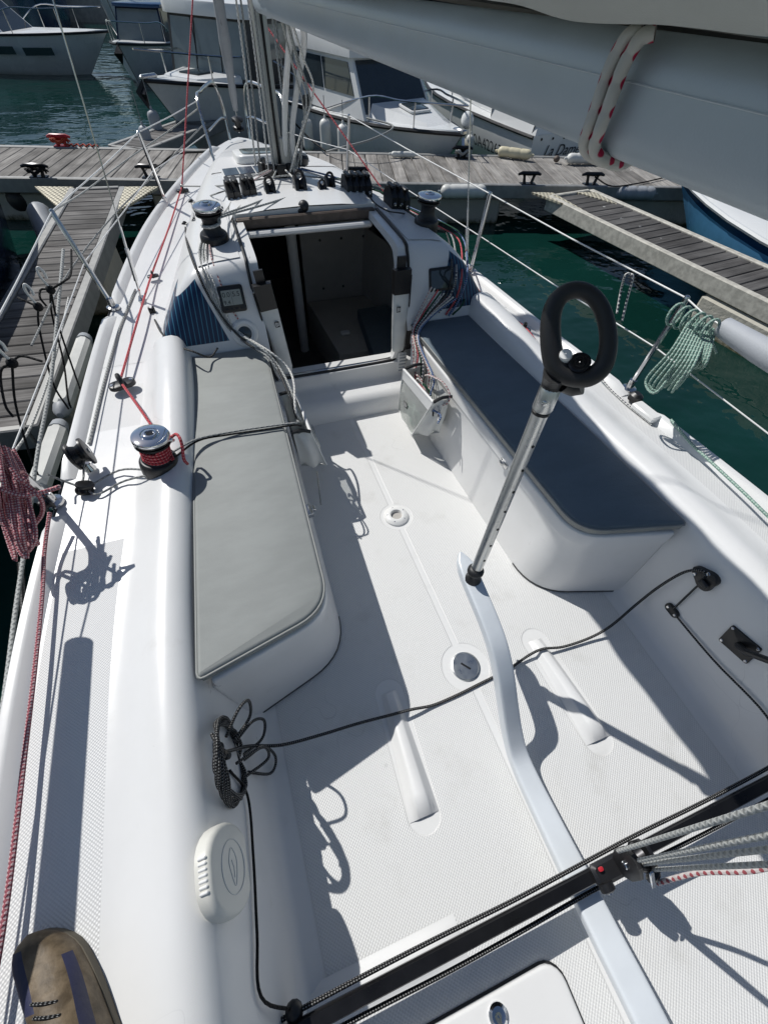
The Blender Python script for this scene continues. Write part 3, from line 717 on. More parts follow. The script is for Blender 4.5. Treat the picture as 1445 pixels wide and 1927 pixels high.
for k in range(7):
    m = MB(); m.M = Mx @ Matrix.Translation((-.006, .66-.22*k, .575)) @ Matrix.Rotation(-math.pi/2, 4, 'Y'); m.lathe([(.018, 0), (.014, .008)], 8); add('scupper', m, 'black_plastic', t)
hang_fender(at(886, 252, Y=8.3), .07, .30, 'small white fender on the side of the white motorboat by its number', 'fender_white', .2)

# blue boat beyond the starboard finger
t, Mx, sec, us = craft('blue_boat', 'light blue hulled open boat with dark blue topsides and white deck beyond the starboard finger', (5.42, 5.25), (-.05, 1.0), 5.2, 1.80, .55, 'blue_paint', band='deep_blue_paint', strip='hull_white', rise=.2)  # top strip of the hull coloured a darker blue than the rest
m = MB(); m.M = Mx; m.rings([[(.8, -.6, .55), (3.0, -.5, .57), (3.0, .5, .57), (.8, .6, .55)], [(.9, -.5, .72), (2.6, -.42, .74), (2.6, .42, .74), (.9, .5, .72)]], cap=True); add('cabin', m, 'hull_white', t)
m = MB(); m.M = Mx; m.tube([(4.2, .48, .60), (4.2, .48, .70), (4.35, .40, .69)], .012, 6); add('bow_fairlead', m, 'stainless', t)

# navy boat at the left edge
t, Mx, sec, us = craft('navy_boat', 'glossy navy blue boat at the left edge beyond the port finger pontoon', (-2.62, 7.05), (.06, .998), 6.0, 1.15, .85, 'navy_paint', rise=.15, strip='stainless')
m = MB(); m.M = Mx; m.rings([[(1.0, -.42, .86), (4.2, -.34, .9), (4.2, .34, .9), (1.0, .42, .86)], [(1.1, -.34, 1.1), (3.8, -.26, 1.12), (3.8, .26, 1.12), (1.1, .34, 1.1)]], cap=True); add('cabin', m, 'hull_white', t)
fender(at(72, 392, z=-.10), at(108, 478, z=-.30), .12, 'fender_grey', 'thick grey fender floating between the navy boat and the port finger', group='fenders hung on moored boats')
m = MB().sphere(at(40, 372, z=-.25), .17, 16, 10); add('buoy_fender', m, 'black_rubber', None, 'round black ball fender under the pontoon corner at the left', 'fender', 'fenders hung on moored boats', sharp=80)

# boats on the far side of the basin
t, Mx, sec, us = craft('motor_cruiser', 'large grey hulled motor cruiser across the water at the top left', (-1.75, 18.3), (.93, -.36), 6.5, 2.0, .70, 'hull_grey', rise=.2)
wheelhouse(t, Mx, 1.4, 4.2, 0, 1.5, 1.2, .70, 1.35, .7, glass='dark_glass', side=3)
pulpit(t, Mx, sec, 6.5, h=.4)
for k in range(2): pane('hull_window', [Mx @ V(p) for p in ((3.7+.9*k, -1.0+.09*k, .40), (4.4+.9*k, -.97+.16*k, .42), (4.4+.9*k, -1.0+.16*k, .56), (3.7+.9*k, -1.03+.09*k, .54))], 0, 1, 0, 1, 'dark_glass', t)
t, Mx, sec, us = craft('small_cruiser', 'small white cruiser with pale windscreen between the motor cruiser and the wheelhouse boat', (-1.50, 16.4), (-.30, -.95), 5.0, 1.7, .58, 'hull_grey')
wheelhouse(t, Mx, 1.4, 3.3, 0, 1.3, 1.1, .58, 1.25, .35, glass='grey_glass', roof_mat='deep_blue_paint', body='navy_paint')
pulpit(t, Mx, sec, 5.0)
m = MB(); m.M = Mx; m.rings([[(5.0, -.02, .74), (5.14, -.10, .60), (5.05, 0, .4), (5.12, .10, .60)], [(5.03, .0, .76), (5.18, -.08, .62), (5.1, .01, .42), (5.16, .12, .62)]], cap=True); add('anchor', m, 'black_metal', t)
t, Mx, sec, us = craft('dark_blue_launch', 'dark blue boat half hidden behind the mast', (2.0, 13.2), (-.25, -.97), 6.0, 1.9, .6, 'navy_paint', deck_mat='navy_paint')
wheelhouse(t, Mx, 1.5, 3.8, 0, 1.3, 1.1, .6, 1.2, .3, glass='dark_glass', body='deep_blue_paint', roof_mat='deep_blue_paint')
t, Mx, sec, us = craft('white_launch', 'white boat far behind the cabin cruiser, right of the mast', (3.6, 15.2), (-.15, -.98), 5.0, 1.6, .6, 'hull_white')
wheelhouse(t, Mx, 1.0, 3.2, 0, 1.2, 1.0, .6, 1.25, .3, glass='dark_glass')
def far_yacht(name, label, x, y, L, hull_mat, head, mast=True):
    t, Mx, sec, us = craft(name, label, (x, y), head, L, 2.0, .95, hull_mat, 'sailboat')
    m = MB(); m.M = Mx; m.rings([[(1.8, -.7, .95), (4.8, -.5, 1.0), (4.8, .5, 1.0), (1.8, .7, .95)], [(2.0, -.55, 1.3), (4.3, -.35, 1.28), (4.3, .35, 1.28), (2.0, .55, 1.3)]], cap=True); add('coachroof', m, 'hull_white', t)
    f = [Mx @ V(p) for p in ((1.9, .70, .97), (4.7, .50, 1.0), (4.3, .37, 1.27), (2.0, .57, 1.29))]
    for s in (1, -1):
        f = [Mx @ V((p[0], s*p[1], p[2])) for p in ((1.9, .70, .97), (4.7, .50, 1.0), (4.3, .37, 1.27), (2.0, .57, 1.29))]
        if s == 1: f = [f[1], f[0], f[3], f[2]]
        pane('window', f, .1, .9, .3, .75, 'dark_glass', t)
    m = MB(); m.M = Mx; m.tube([(L*.55, 0, 1.0), (L*.55, 0, 9.0)], .07, 8); add('mast', m, 'mast_metal', t)
    m = MB(); m.M = Mx; m.tube([(L*.54, 0, 1.75), (L*.1, 0, 1.8)], .11, 8); add('boom', m, 'deep_blue_paint', t)
far_yacht('far_yacht', 'distant white yacht at the extreme top left beyond the motor cruiser', -6.2, 23.0, 7.5, 'hull_white', (.5, -.86))
far_yacht('far_yacht', 'distant white yacht behind the small white cruiser', -1.9, 24.5, 7.5, 'hull_white', (-.2, -.98))
far_yacht('far_yacht', 'distant blue hulled yacht behind the motor cruiser', -4.3, 26.0, 7.5, 'deep_blue_paint', (.1, -.99))
far_yacht('far_yacht', 'distant white yacht behind the wheelhouse boat', 1.4, 22.0, 7.5, 'hull_white', (.2, -.98))
m = MB().box((0, 34, WATER+.6), (90, 1.0, 1.7)); add('quay_wall', m, 'concrete', None, 'grey harbour quay wall far behind the moored boats', 'wall')

# ------------------------------------------------------------------ the sailboat: hull, deck, cockpit, coachroof
boat = thing('sailboat', (0, 2.4, WATER), 'white sailboat with open cockpit, tiller and grey boom, moored bow to the pontoon', 'sailboat')
GP = [(-1.4, 1.30), (-.6, 1.325), (0, 1.335), (.79, 1.335), (1.49, 1.28), (2.64, 1.175), (3.77, .972), (4.71, .67), (5.63, .30), (5.98, .10), (6.06, .012)]
GS = [(-1.4, 1.29), (-.6, 1.285), (0, 1.27), (.46, 1.25), (1.04, 1.20), (1.5, 1.155), (1.92, 1.11), (2.46, 1.065), (3.4, .97), (4.5, .71), (5.5, .34), (5.98, .10), (6.06, .012)]
def gw(y, s): return curve_tab(GP if s < 0 else GS, y)
def zg(y): return .45+.075*sstep(y, 2.6, 6.0)
YS = frange(-1.4, 5.6, 57)+[5.75, 5.9, 5.98, 6.03, 6.06]
m = MB(); rings = []
for y in YS:
    pr = [(1.0, 0, 0), (.998, -.08, 0), (.97, -.35, 0), (.90, -.62, 1), (.70, -.86, 1), (.35, -1.0, 1), (0, -1.05, 1)]
    pts = []
    for s in (-1, 1):
        ln = [(s*(gw(y, s)+.012)*f, y-.10*sstep(y, 4.5, 6.06)*(-dz), zg(y)+dz*(1 if y < 5 else 1)) for f, dz, _ in pr]
        pts += ln if s < 0 else ln[::-1][1:]
    rings.append(pts)
m.rings(rings, closed=False); m.face([m._a([p]) for p in rings[0]])
add('hull', m, 'gelcoat', boat)

def inner(y): return -.105*sstep(y, .45, 2.1)                # the coaming draws in towards the cabin
def rise(y): return .075*sstep(y, 1.0, 2.0)
PROF = [(.74, 0), (.775, .006), (.795, .022), (.808, .05), (.822, .12), (.845, .25), (.868, .39), (.880, .435), (.893, .462), (.912, .480), (.938, .490), (.965, .489), (.992, .482), (1.02, .470), (1.045, .459), (1.07, .4525), (1.09, .450)]
def deckpt(y, s, i):
    if i < len(PROF):
        x, z = PROF[i]; k = sstep(z, .02, .40)
        zz = z+rise(y)*sstep(z, .36, .48)*sstep(1.10-x, 0.0, .09)
        return V((s*(x+inner(y)*(.25+.75*k) if x > .75 else x+inner(y)*.25), y, zz))
    b = gw(y, s); xi = 1.09+inner(y)
    j = i-len(PROF); fr = (.06, .80, 1.0)[j]
    return V((s*(xi+(b-xi)*fr), y, .45))
NP = len(PROF)+3
ys = frange(-1.4, 2.16, 60)
for s, nm in ((-1, 'port'), (1, 'starboard')):
    m = MB()
    m.rings([[deckpt(y, s, i) for i in range(NP)] for y in ys], closed=False, mis=lambda i, k: 1 if k == len(PROF) and not (1.02 < ys[i] < 1.62 and nm == 'port') and ys[i] < 1.95 else 0)
    add('side_deck', m, ['gelcoat', 'nonskid_deck'], boat, sharp=60)
m = MB().grid(lambda x, y: V((x*(.74+inner(y)*.25)/.74, y, 0)), frange(-.74, .74, 3), ys[:-4]+[1.985]); add('cockpit_sole', m, 'nonskid_sole', boat)
# step below the companionway: riser, tread, coved edge
st = [(1.97, -.01), (1.975, .02), (1.985, .055), (2.0, .085), (2.02, .105), (2.05, .112), (2.12, .112), (2.14, .116), (2.152, .13), (2.158, .16), (2.16, .205), (2.175, .212), (2.26, .212), (2.262, -.3)]
m = MB().rings([[V((x, y, z)) for y, z in st] for x in (-.745, 0, .745)], closed=False); add('bridge_step', m, 'gelcoat', boat, sharp=50)

# foredeck beside and ahead of the coachroof
CB = [(2.12, .965), (2.6, .91), (3.2, .80), (3.8, .67), (4.4, .545), (5.0, .40), (5.5, .25), (5.75, .15)]
CT = [(2.12, .715), (2.6, .67), (3.2, .58), (3.8, .48), (4.4, .37), (5.0, .25), (5.5, .14), (5.75, .06)]
CH = [(2.12, .80), (3.2, .80), (3.8, .775), (4.4, .715), (5.0, .63), (5.5, .565), (5.75, .535)]
def cb(y): return curve_tab(CB, y)
fy = [y for y in YS if y >= 2.18]; fy = [2.158]+fy
for s in (-1, 1):
    m = MB(); m.rings([[V((s*(max(0, cb(y)-.04) if y < 5.75 else .11*(6.06-y)/.31) if f == 0 else s*(cb(y)-.04+(gw(y, s)-cb(y)+.04)*f if y < 5.75 else gw(y, s)*f), y, zg(y)+(.0 if f else .0))) for f in (0, .5, 1)] for y in fy], closed=False)
    add('foredeck', m, 'gelcoat', boat)
m = MB(); m.rings([[V((-.11*(6.06-y)/.31, y, zg(y))), V((0, y, zg(y)+.004)), V((.11*(6.06-y)/.31, y, zg(y)))] for y in fy if y >= 5.74], closed=False); add('stem_deck', m, 'gelcoat', boat)

def softmin(a, b, k):
    h = max(0.0, min(1.0, .5+.5*(b-a)/k)); return b*(1-h)+a*h-k*h*(1-h)
def roofz(x, y):
    b, t_, h = cb(y), curve_tab(CT, y), curve_tab(CH, y)
    a = (b-abs(x))/(b-t_); c = (y-2.11)/.14
    v = softmin(softmin(a, c, .45), 1.0, .38); v = max(0.0, v)
    if abs(x) > b: v = 0
    z0 = zg(y)-.03
    return z0+(h+.03-.03*(x/.65)**2*(1 if abs(x) < .7 else 1)-z0)*min(1.0, v*1.0)
OPX, OPY = .385, 2.74
xs = [-1+k/40 for k in range(81)]
def xlat(u, y):
    b, t_ = cb(y), curve_tab(CT, y)
    au = abs(u)
    if au < .55: x = au/.55*min(OPX, t_*.62)
    elif au < .72: x = min(OPX, t_*.62)+(au-.55)/.17*(t_*.92-min(OPX, t_*.62))
    else: x = t_*.92+(au-.72)/.28*(b+.004-t_*.92)
    return math.copysign(x, u)
us_ = sorted(set([round(s*q, 4) for s in (-1, 1) for q in [0, .14, .28, .42, .55, .60, .66, .72, .76, .80, .83, .86, .89, .92, .945, .97, .985, 1.0]]))
vs_ = [2.112, 2.12, 2.13, 2.14, 2.15, 2.16, 2.17, 2.18, 2.19, 2.2, 2.21, 2.222, 2.235, 2.25, 2.27, 2.30, 2.34, 2.40, 2.48, 2.58, 2.66, OPY]+frange(2.84, 5.74, 30)
m = MB().grid(lambda u, y: V((xlat(u, y), y, roofz(xlat(u, y), y))), us_, vs_, skip=lambda u, y: abs(u) < .55 and y < OPY)
coach = add('coachroof', m, 'coachroof', boat, sharp=70)
# light grey non-skid patches on the roof
for s in (-1, 1):
    m = MB().grid(lambda u, y: V((s*(.43+u*(curve_tab(CT, y)-.50)), y, roofz(.43+u*(curve_tab(CT, y)-.50), y)+.004)), frange(0, 1, 4), frange(2.30, 3.15, 12)); add('nonskid_patch', m, 'nonskid_deck', boat)
m = MB().grid(lambda u, y: V((u*(curve_tab(CT, y)-.06), y, roofz(u*(curve_tab(CT, y)-.06), y)+.004)), frange(-1, 1, 8), frange(3.72, 4.30, 12)); add('nonskid_patch', m, 'nonskid_deck', boat)

# companionway: jambs, black seals, sliding hatch and its brown front bar
def jamb(s):
    pts = [V((s*.352, 2.19, .20)), V((s*.375, 2.178, .30)), V((s*.384, 2.20, .50)), V((s*.388, 2.232, .70)), V((s*.388, 2.262, .775)), V((s*.386, 2.33, .812)), V((s*.384, OPY, .822))]
    return spline(pts, 5)
for s in (-1, 1):
    j = jamb(s)
    m = MB(); m.rings([[p+V((s*.012, -.012, .006)), p+V((-s*.030, -.012, .006)), p+V((-s*.034, .045, -.028)), p+V((s*.012, .045, -.028))] for p in j], cap=True); add('companionway_jamb', m, 'gelcoat', boat)
    m = MB().tube([p+V((s*.020, -.014, .010)) for p in j], .0085, 6); add('companionway_seal', m, 'black_rubber', boat)
sl = spline([V((-.352, 2.185, .22)), V((-.30, 2.178, .208)), V((0, 2.176, .2075)), V((.30, 2.178, .208)), V((.352, 2.185, .22))], 6)
m = MB().tube(sl, .011, 6); add('sill_seal', m, 'black_rubber', boat)
m = MB().tube([p+V((0, .022, .004)) for p in sl], .006, 6); add('sill_trim', m, 'stainless', boat)
m = MB().box((0, OPY-.006, .815), (.78, .03, .052), .006); add('hatch_bar', m, 'teak_dark', boat, 'dark brown wooden bar along the aft edge of the sliding hatch')
m = MB().box((0, OPY-.05, .775), (.72, .04, .028), .008); add('hatch_lip', m, 'gelcoat', boat)
m = MB(); m.rings([[V((x, y, roofz(x, y)+dz)) for x, dz in ((-.42, .003), (-.40, .028), (-.2, .036), (0, .038), (.2, .036), (.40, .028), (.42, .003))] for y in (OPY+.012, 2.80, 3.05)], closed=False); add('sliding_hatch', m, 'gelcoat', boat, sharp=50)
m = MB(); m.rings([[V((x, OPY+.012, roofz(x, OPY+.012)-.03)) for x in (-.40, 0, .40)], [V((x, OPY+.012, roofz(x, OPY+.012)+.033)) for x in (-.40, 0, .40)]], closed=False); add('hatch_front', m, 'gelcoat', boat)

# cabin below
cab = node('cabin', (0, 3.2, -.4), boat)
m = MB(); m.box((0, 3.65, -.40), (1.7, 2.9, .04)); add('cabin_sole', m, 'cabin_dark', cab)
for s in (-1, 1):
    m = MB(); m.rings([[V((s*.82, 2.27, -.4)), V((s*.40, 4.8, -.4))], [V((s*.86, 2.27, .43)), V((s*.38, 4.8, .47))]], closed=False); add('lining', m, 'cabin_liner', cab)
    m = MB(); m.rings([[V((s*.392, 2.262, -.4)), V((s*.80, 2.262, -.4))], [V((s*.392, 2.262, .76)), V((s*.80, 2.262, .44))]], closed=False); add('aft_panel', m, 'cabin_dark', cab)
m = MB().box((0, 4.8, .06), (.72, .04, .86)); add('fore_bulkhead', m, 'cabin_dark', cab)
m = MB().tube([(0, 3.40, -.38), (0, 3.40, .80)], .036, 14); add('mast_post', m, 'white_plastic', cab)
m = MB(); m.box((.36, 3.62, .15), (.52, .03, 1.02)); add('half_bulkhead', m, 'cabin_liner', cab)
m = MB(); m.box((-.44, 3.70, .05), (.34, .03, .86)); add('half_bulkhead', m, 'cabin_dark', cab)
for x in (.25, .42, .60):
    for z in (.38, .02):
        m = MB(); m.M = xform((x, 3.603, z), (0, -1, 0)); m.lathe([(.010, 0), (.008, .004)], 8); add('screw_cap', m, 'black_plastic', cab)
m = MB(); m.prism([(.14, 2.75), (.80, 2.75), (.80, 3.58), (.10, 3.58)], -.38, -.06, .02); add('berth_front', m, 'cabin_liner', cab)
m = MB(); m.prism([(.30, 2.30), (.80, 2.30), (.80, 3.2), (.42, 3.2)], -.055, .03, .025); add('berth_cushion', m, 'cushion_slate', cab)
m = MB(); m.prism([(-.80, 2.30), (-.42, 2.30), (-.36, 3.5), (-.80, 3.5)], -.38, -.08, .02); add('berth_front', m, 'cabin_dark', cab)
m = MB().box((.02, 2.50, -.27), (.36, .20, .22), .012); add('companionway_step', m, 'cabin_liner', cab)
m = MB().box((.26, 3.0, -.045), (.07, .05, .02), .006); add('berth_latch', m, 'white_plastic', cab)

# ------------------------------------------------------------------ cockpit seats, lids
def seat_outline(inner_aft, inner_fwd, outer_aft, outer_fwd, ya_in, ya_out, yf, rin, s):
    """plan of a seat, counter-clockwise for the starboard one"""
    p = [V((outer_fwd, yf)), V((inner_fwd, yf))]
    c = V((inner_aft, ya_in)); a = (V((inner_fwd, yf))-c).normalized(); b = (V((outer_aft, ya_out))-c).normalized()
    for k in range(9):
        t = k/8; p1 = c+a*rin; p2 = c+b*rin
        p.append(p1*(1-t)**2+c*2*t*(1-t)+p2*t*t)
    c2 = V((outer_aft, ya_out)); a2 = (c-c2).normalized(); b2 = (V((outer_fwd, yf))-c2).normalized(); r2 = .022
    for k in range(4):
        t = k/3; p.append((c2+a2*r2)*(1-t)**2+c2*2*t*(1-t)+(c2+b2*r2)*t*t)
    p = [(s*q.x, q.y) for q in p]
    return p if s > 0 else p[::-1]
for s in (-1, 1):
    bo = seat_outline(.425, .375, .82, .76, .60, .475, 1.985, .16, s); to = seat_outline(.470, .412, .865, .775, .605, .50, 2.10, .12, s)
    mid = [((a[0]*.45+b[0]*.55), (a[1]*.45+b[1]*.55)) for a, b in zip(bo, to)]
    m = MB().rings([[(x, y, -.005) for x, y in bo], [(x, y, .02) for x, y in bo], [(x, y, .20) for x, y in mid], [(x, y, .345) for x, y in to], [(x*.995, y, .352) for x, y in to]], cap=True)
    seat = add('seat_box', m, 'gelcoat', boat, sharp=50)
    lid = seat_outline(.462, .404, .85, .76, .593, .492, 2.10, .12, s)
    m = MB().prism(lid, .354, .418, .010, 3); add('seat_lid', m, 'gelcoat', boat)
    m = MB().tube([V((x, y, .006)) for x, y in (bo[2:14] if s > 0 else bo[-14:-2])], .004, 6); add('seat_seam', m, 'seam_dark', boat)
    # long moulded handhold panel along the lid front
    a, b = V((s*.4325, .86, .385)), V((s*.4035, 1.92, .385))
    # latch on the lid
    p = at(948, 872, z=.36) if s > 0 else at(586, 960, z=.36)
    lt = node('lid_latch', p, boat)
    m = MB(); m.M = xform(p, (-s, 0, .1), (0, 1, 0)); m.prism(rrect(.055, .026, .004), -.03, .004, .001); add('plate', m, 'stainless', lt)
    m = MB(); m.M = xform(p+V((-s*.006, 0, 0)), (-s, 0, .1), (0, 1, 0)); m.prism(rrect(.024, .018, .003, cx=.006), -.02, .012, .002); add('toggle', m, 'stainless', lt)

def cushion(s, mat, label):
    out = seat_outline(.468, .410, .875, .772, .598, .500, 2.125, .11, s)
    z0, z1 = .4205, .462
    t = thing('seat_cushion', (s*.62, 1.3, z0), label, 'cushion', 'cockpit seat cushions')
    m = MB()
    def ins(o, d):
        n = len(o); res = []
        for i in range(n):
            p0, p1, p2 = V(o[i-1]), V(o[i]), V(o[(i+1) % n]); e1, e2 = p1-p0, p2-p1
            n1 = V((-e1.y, e1.x)).normalized(); n2 = V((-e2.y, e2.x)).normalized(); mm = n1+n2; mm = mm/max(.4, mm.dot(mm)/2)
            res.append(tuple(p1+mm*d))
        return res
    m.rings([[(x, y, z0) for x, y in ins(out, .004)], [(x, y, z0+.006) for x, y in out], [(x, y, z1-.012) for x, y in out]], cap=True); add('side_band', m, 'cushion_side', t)
    # softly domed top
    rings = [[(x, y, z1-.011) for x, y in ins(out, .001)]]
    for d, z in ((.003, z1-.005), (.007, z1-.001), (.012, z1+.002)): rings.append([(x, y, z) for x, y in ins(out, d)])
    m = MB().rings(rings, cap=True); add('top_panel', m, mat, t, sharp=70)
    m = MB().loop([V((x, y, z1-.010)) for x, y in ins(out, -.001)], .0045, 6); add('piping', m, 'cushion_side', t, sharp=80)
cushion(-1, 'cushion_grey', 'light grey creased vinyl seat cushion on the sunlit port seat')
cushion(1, 'cushion_slate', 'dark slate blue seat cushion on the shaded starboard seat')

# ------------------------------------------------------------------ cockpit sole fittings
for s in (-1, 1):        # foot braces
    m = MB(); rings = []
    for k in range(13):
        u = k/12; y = .405-.40*u; x = s*(.342-.055*y); w = .018+.012*u; h = (.016+.030*u)*min(1, (u+.02)/.08)*min(1, (1.0-u+.01)/.05)
        rings.append([V((x+a*w, y, max(.0015, b*h))) for a, b in ((-1.7, 0), (-1.25, .35), (-.85, .85), (-.6, 1), (.6, 1), (.85, .85), (1.25, .35), (1.7, 0))])
    m.rings(rings, closed=False); add('foot_brace', m, 'gelcoat', boat, sharp=60)
m = MB(); rings = []         # athwart brace just ahead of the traveller
for k in range(9):
    u = k/8; x = -.79+.44*u; h = .020*min(1, (1-u)/.12+.03)
    rings.append([V((x, -.285+a, max(.001, b*h))) for a, b in ((.050, 0), (.036, .25), (.022, .8), (.012, 1), (-.012, 1), (-.024, .7), (-.040, .1), (-.05, 0))])
m.rings(rings, closed=False); add('foot_brace', m, 'gelcoat', boat, sharp=60)
dr = node('sole_drain', (0, 1.186, 0), boat)
m = MB(); m.M = Matrix.Translation((0, 1.186, 0)); m.lathe([(.062, 0), (.060, .008), (.050, .016), (.036, .020), (.030, .019), (.027, .010), (.026, .004)], 28, cap=False); add('flange', m, 'white_plastic', dr)
m = MB(); m.M = Matrix.Translation((0, 1.186, 0)); m.lathe([(.0265, .003), (.001, .0035)], 20, cap=False); add('bore', m, 'cabin_liner', dr)
for k in range(5):
    a = k*2*math.pi/5+.4; m = MB(); m.M = Matrix.Translation((.045*math.cos(a), 1.186+.045*math.sin(a), .0165)); m.lathe([(.004, 0), (.003, .0015)], 8); add('screw', m, 'stainless', dr)
pl = node('deck_plate', (0, .40, 0), boat)
m = MB(); m.M = Matrix.Translation((0, .40, 0)); m.lathe([(.058, 0), (.057, .005), (.052, .007), (.050, .005), (.002, .0055)], 32, cap=False); add('disc', m, 'aluminium', pl)
m = MB(); m.M = Matrix.Translation((0, .40, .0062)) @ Matrix.Rotation(-.9, 4, 'Z'); m.box((0, 0, 0), (.042, .007, .002)); add('key_slot', m, 'black_plastic', pl)
# locker lid in the sole aft of the traveller
lk = node('sole_locker', (-.2, -.6, 0), boat)
lid = [(x, y) for x, y in rrect(.56, .50, .05, 5, cx=-.40, cy=-.66)]
m = MB().prism([(x, y) for x, y in rrect(.572, .512, .056, 5, cx=-.40, cy=-.66)], -.002, .005, .002); add('gasket', m, 'black_rubber', lk)
m = MB().prism(lid, .002, .022, .008, 3); add('lid', m, 'gelcoat', lk)
m = MB().prism(rrect(.44, .30, .05, 5, cx=-.40, cy=-.70), .0222, .0255, .002); add('nonskid_patch', m, 'nonskid_deck', lk)
pz = at(938, 1912, z=.03); m = MB(); m.M = Matrix.Translation((pz.x, pz.y, .022)); m.lathe([(.026, 0), (.025, .006), (.018, .011), (.012, .009), (.001, .010)], 20, cap=False); add('ring_latch', m, 'chrome', lk)

# toe rails: raised white mouldings in lengths along the deck edge
def toerail(s, y0, y1):
    m = MB(); n = max(4, int((y1-y0)/.08)); rings = []
    for k in range(n+1):
        y = y0+(y1-y0)*k/n; b = gw(y, s)+.014; e = min(1.0, min(y-y0, y1-y)/.03+.25); z = zg(y)-.002; w = .056
        rings.append([V((s*(b-w*a), y, z+.034*e*h)) for a, h in ((0, -.4), (0, .75), (.12, 1.0), (.45, 1.0), (.62, .9), (1.0, 0.05), (1.0, -.05))])
    m.rings(rings, closed=False); m.face([m._a([p]) for p in rings[0]]); m.face([m._a([p]) for p in rings[-1]][::-1]); add('toe_rail', m, 'gelcoat', boat)
toerail(-1, -1.35, 1.24); toerail(-1, 1.42, 2.66); toerail(-1, 2.80, 5.7); toerail(1, -1.35, 1.10); toerail(1, 1.22, 5.7)

# ------------------------------------------------------------------ where a sight line meets the moulding
def hit(px, py, f, z0, z1):
    n = 240; prev = None
    for k in range(n+1):
        z = z1+(z0-z1)*k/n; p = at(px, py, z=z)
        if f(p): return p
    return p
def on_roof(px, py):
    p = hit(px, py, lambda p: p.y > 2.112 and p.y < 5.7 and p.z <= roofz(p.x, p.y), .44, .95)
    e = .012; n = V((-(roofz(p.x+e, p.y)-roofz(p.x-e, p.y))/(2*e), -(roofz(p.x, p.y+e)-roofz(p.x, p.y-e))/(2*e), 1)).normalized()
    return p, n
def wallx(z, y):
    return lerp([(b, a) for a, b in PROF[:10]], z)+inner(y)*(.25+.75*sstep(z, .02, .40))
def on_wall(px, py, s): return hit(px, py, lambda p: s*p.x <= wallx(p.z, p.y) if False else (abs(p.x) >= wallx(p.z, p.y) and p.x*s > 0), .01, .46)
def wall_n(p, s):
    d = wallx(min(.43, p.z+.02), p.y)-wallx(max(.0, p.z-.02), p.y)
    return V((-s*.04, 0, d)).normalized()

def block(p, R, th, axis, label=None, nm='block', parent=boat, mat='black_plastic', up=(0, 0, 1)):
    b = node(nm, p, parent, label); ax = V(axis).normalized()
    for s in (-1, 1):
        m = MB(); m.M = xform(V(p)+ax*s*th*.5, ax*s, up); m.prism([(x, y) for x, y in rrect(R*2.5, R*1.9, R*.9, 6)], -.004, .006, .003, 2); add('cheek', m, mat, b)
    m = MB(); m.M = xform(p, ax); m.lathe([(R*.9, -th*.42), (R*.7, 0), (R*.9, th*.42)], 18); add('sheave', m, 'black_metal', b)
    m = MB(); m.M = xform(p, ax); m.lathe([(R*.2, -th*.72), (R*.2, th*.72)], 10); add('pin', m, 'stainless', b)
    return b
# ------------------------------------------------------------------ boom, flaked mainsail, mast, standing rigging
def boomz(y): return 1.5235+(3.145-y)*.0110          # underside
def oval(w, h, n=20, e=2.8):
    out = []
    for k in range(n):
        a = 2*math.pi*k/n; c, s_ = math.cos(a), math.sin(a)
        out.append((math.copysign(abs(c)**(2/e), c)*w/2, math.copysign(abs(s_)**(2/e), s_)*h/2))
    return out
bm = node('boom', (0, 1.5, 1.55), boat)
m = MB().rings([[V((x, y, boomz(y)+.057+z)) for x, z in oval(.086, .114, 28)] for y in frange(3.44, -1.05, 24)], cap=True); add('spar', m, 'boom_paint', bm, sharp=60)
m = MB().box((0, 3.47, boomz(3.4)+.05), (.05, .10, .09), .01); add('gooseneck', m, 'mast_metal', bm)
m = MB(); m.box((0, 1.2, boomz(1.2)+.118), (.022, 4.3, .012), .003); add('sail_track', m, 'black_plastic', bm)
for gz, gr in ((.074, .0009),):
    m = MB().tube([V((-.0432 if gz > .05 else -.0418, y, boomz(y)+gz)) for y in (3.4, 1.0, -1.0)], gr, 6); add('extrusion_line', m, 'boom_line', bm)
sail = MB(); rings = []
for k in range(181):
    y = 3.36-4.4*k/180; rr = []; q = k/3.0
    big = .97+.02*math.sin(q*.55)+.012*math.sin(q*1.7+1)-.25*sstep(y, 2.2, 3.36)
    for j in range(56):
        a = 2*math.pi*j/56
        w = (.236+.010*math.sin(3*a+q*.22)+.008*math.sin(9*a-q*.4)+.005*math.sin(17*a+q*.2))*big; h = (.140+.008*math.sin(5*a+q*.3)+.006*math.sin(13*a-q*.25))*big
        x = math.cos(a)*w; z = math.sin(a)*h
        if z < 0: z = z*(.80+.20*sstep(abs(x+.02), .03, .14))
        rr.append(V((x+.036, y, boomz(y)+.249+z-.012*sstep(1.3-y, 0, .5)*sstep(-x, .02, .12))))
    rings.append(rr)
sail.rings(rings, cap=True); add('mainsail', sail, 'sail_grey', None, 'grey mainsail flaked in loose folds on top of the boom', 'sail', sharp=80)
# white and red lashing round boom and sail
pl_ = [at(1232, 62, X=-.05), at(1205, 72, X=-.058), at(1175, 120, X=-.060), at(1150, 185, X=-.060), at(1128, 245, X=-.058), at(1118, 278, X=-.050), at(1135, 300, X=-.030), V((.02, .585, boomz(.58)-.008)), V((.055, .58, boomz(.58)+.03)), V((.06, .575, boomz(.58)+.10)), V((.13, .57, boomz(.58)+.22)), V((.08, .56, boomz(.58)+.35)), V((-.06, .56, boomz(.58)+.36)), V((-.17, .57, boomz(.58)+.25)), V((-.09, .57, boomz(.58)+.14))]
t = thing('sail_lashing', pl_[0], 'white lashing rope with red flecks looped twice round the boom', 'rope')
for dx in (0, 1):
    add('turn', MB().tube(spline([p+V((-.004*dx, .016*dx, 0)) for p in pl_], 6), .0075, 10), 'rope_boom', t, sharp=80)

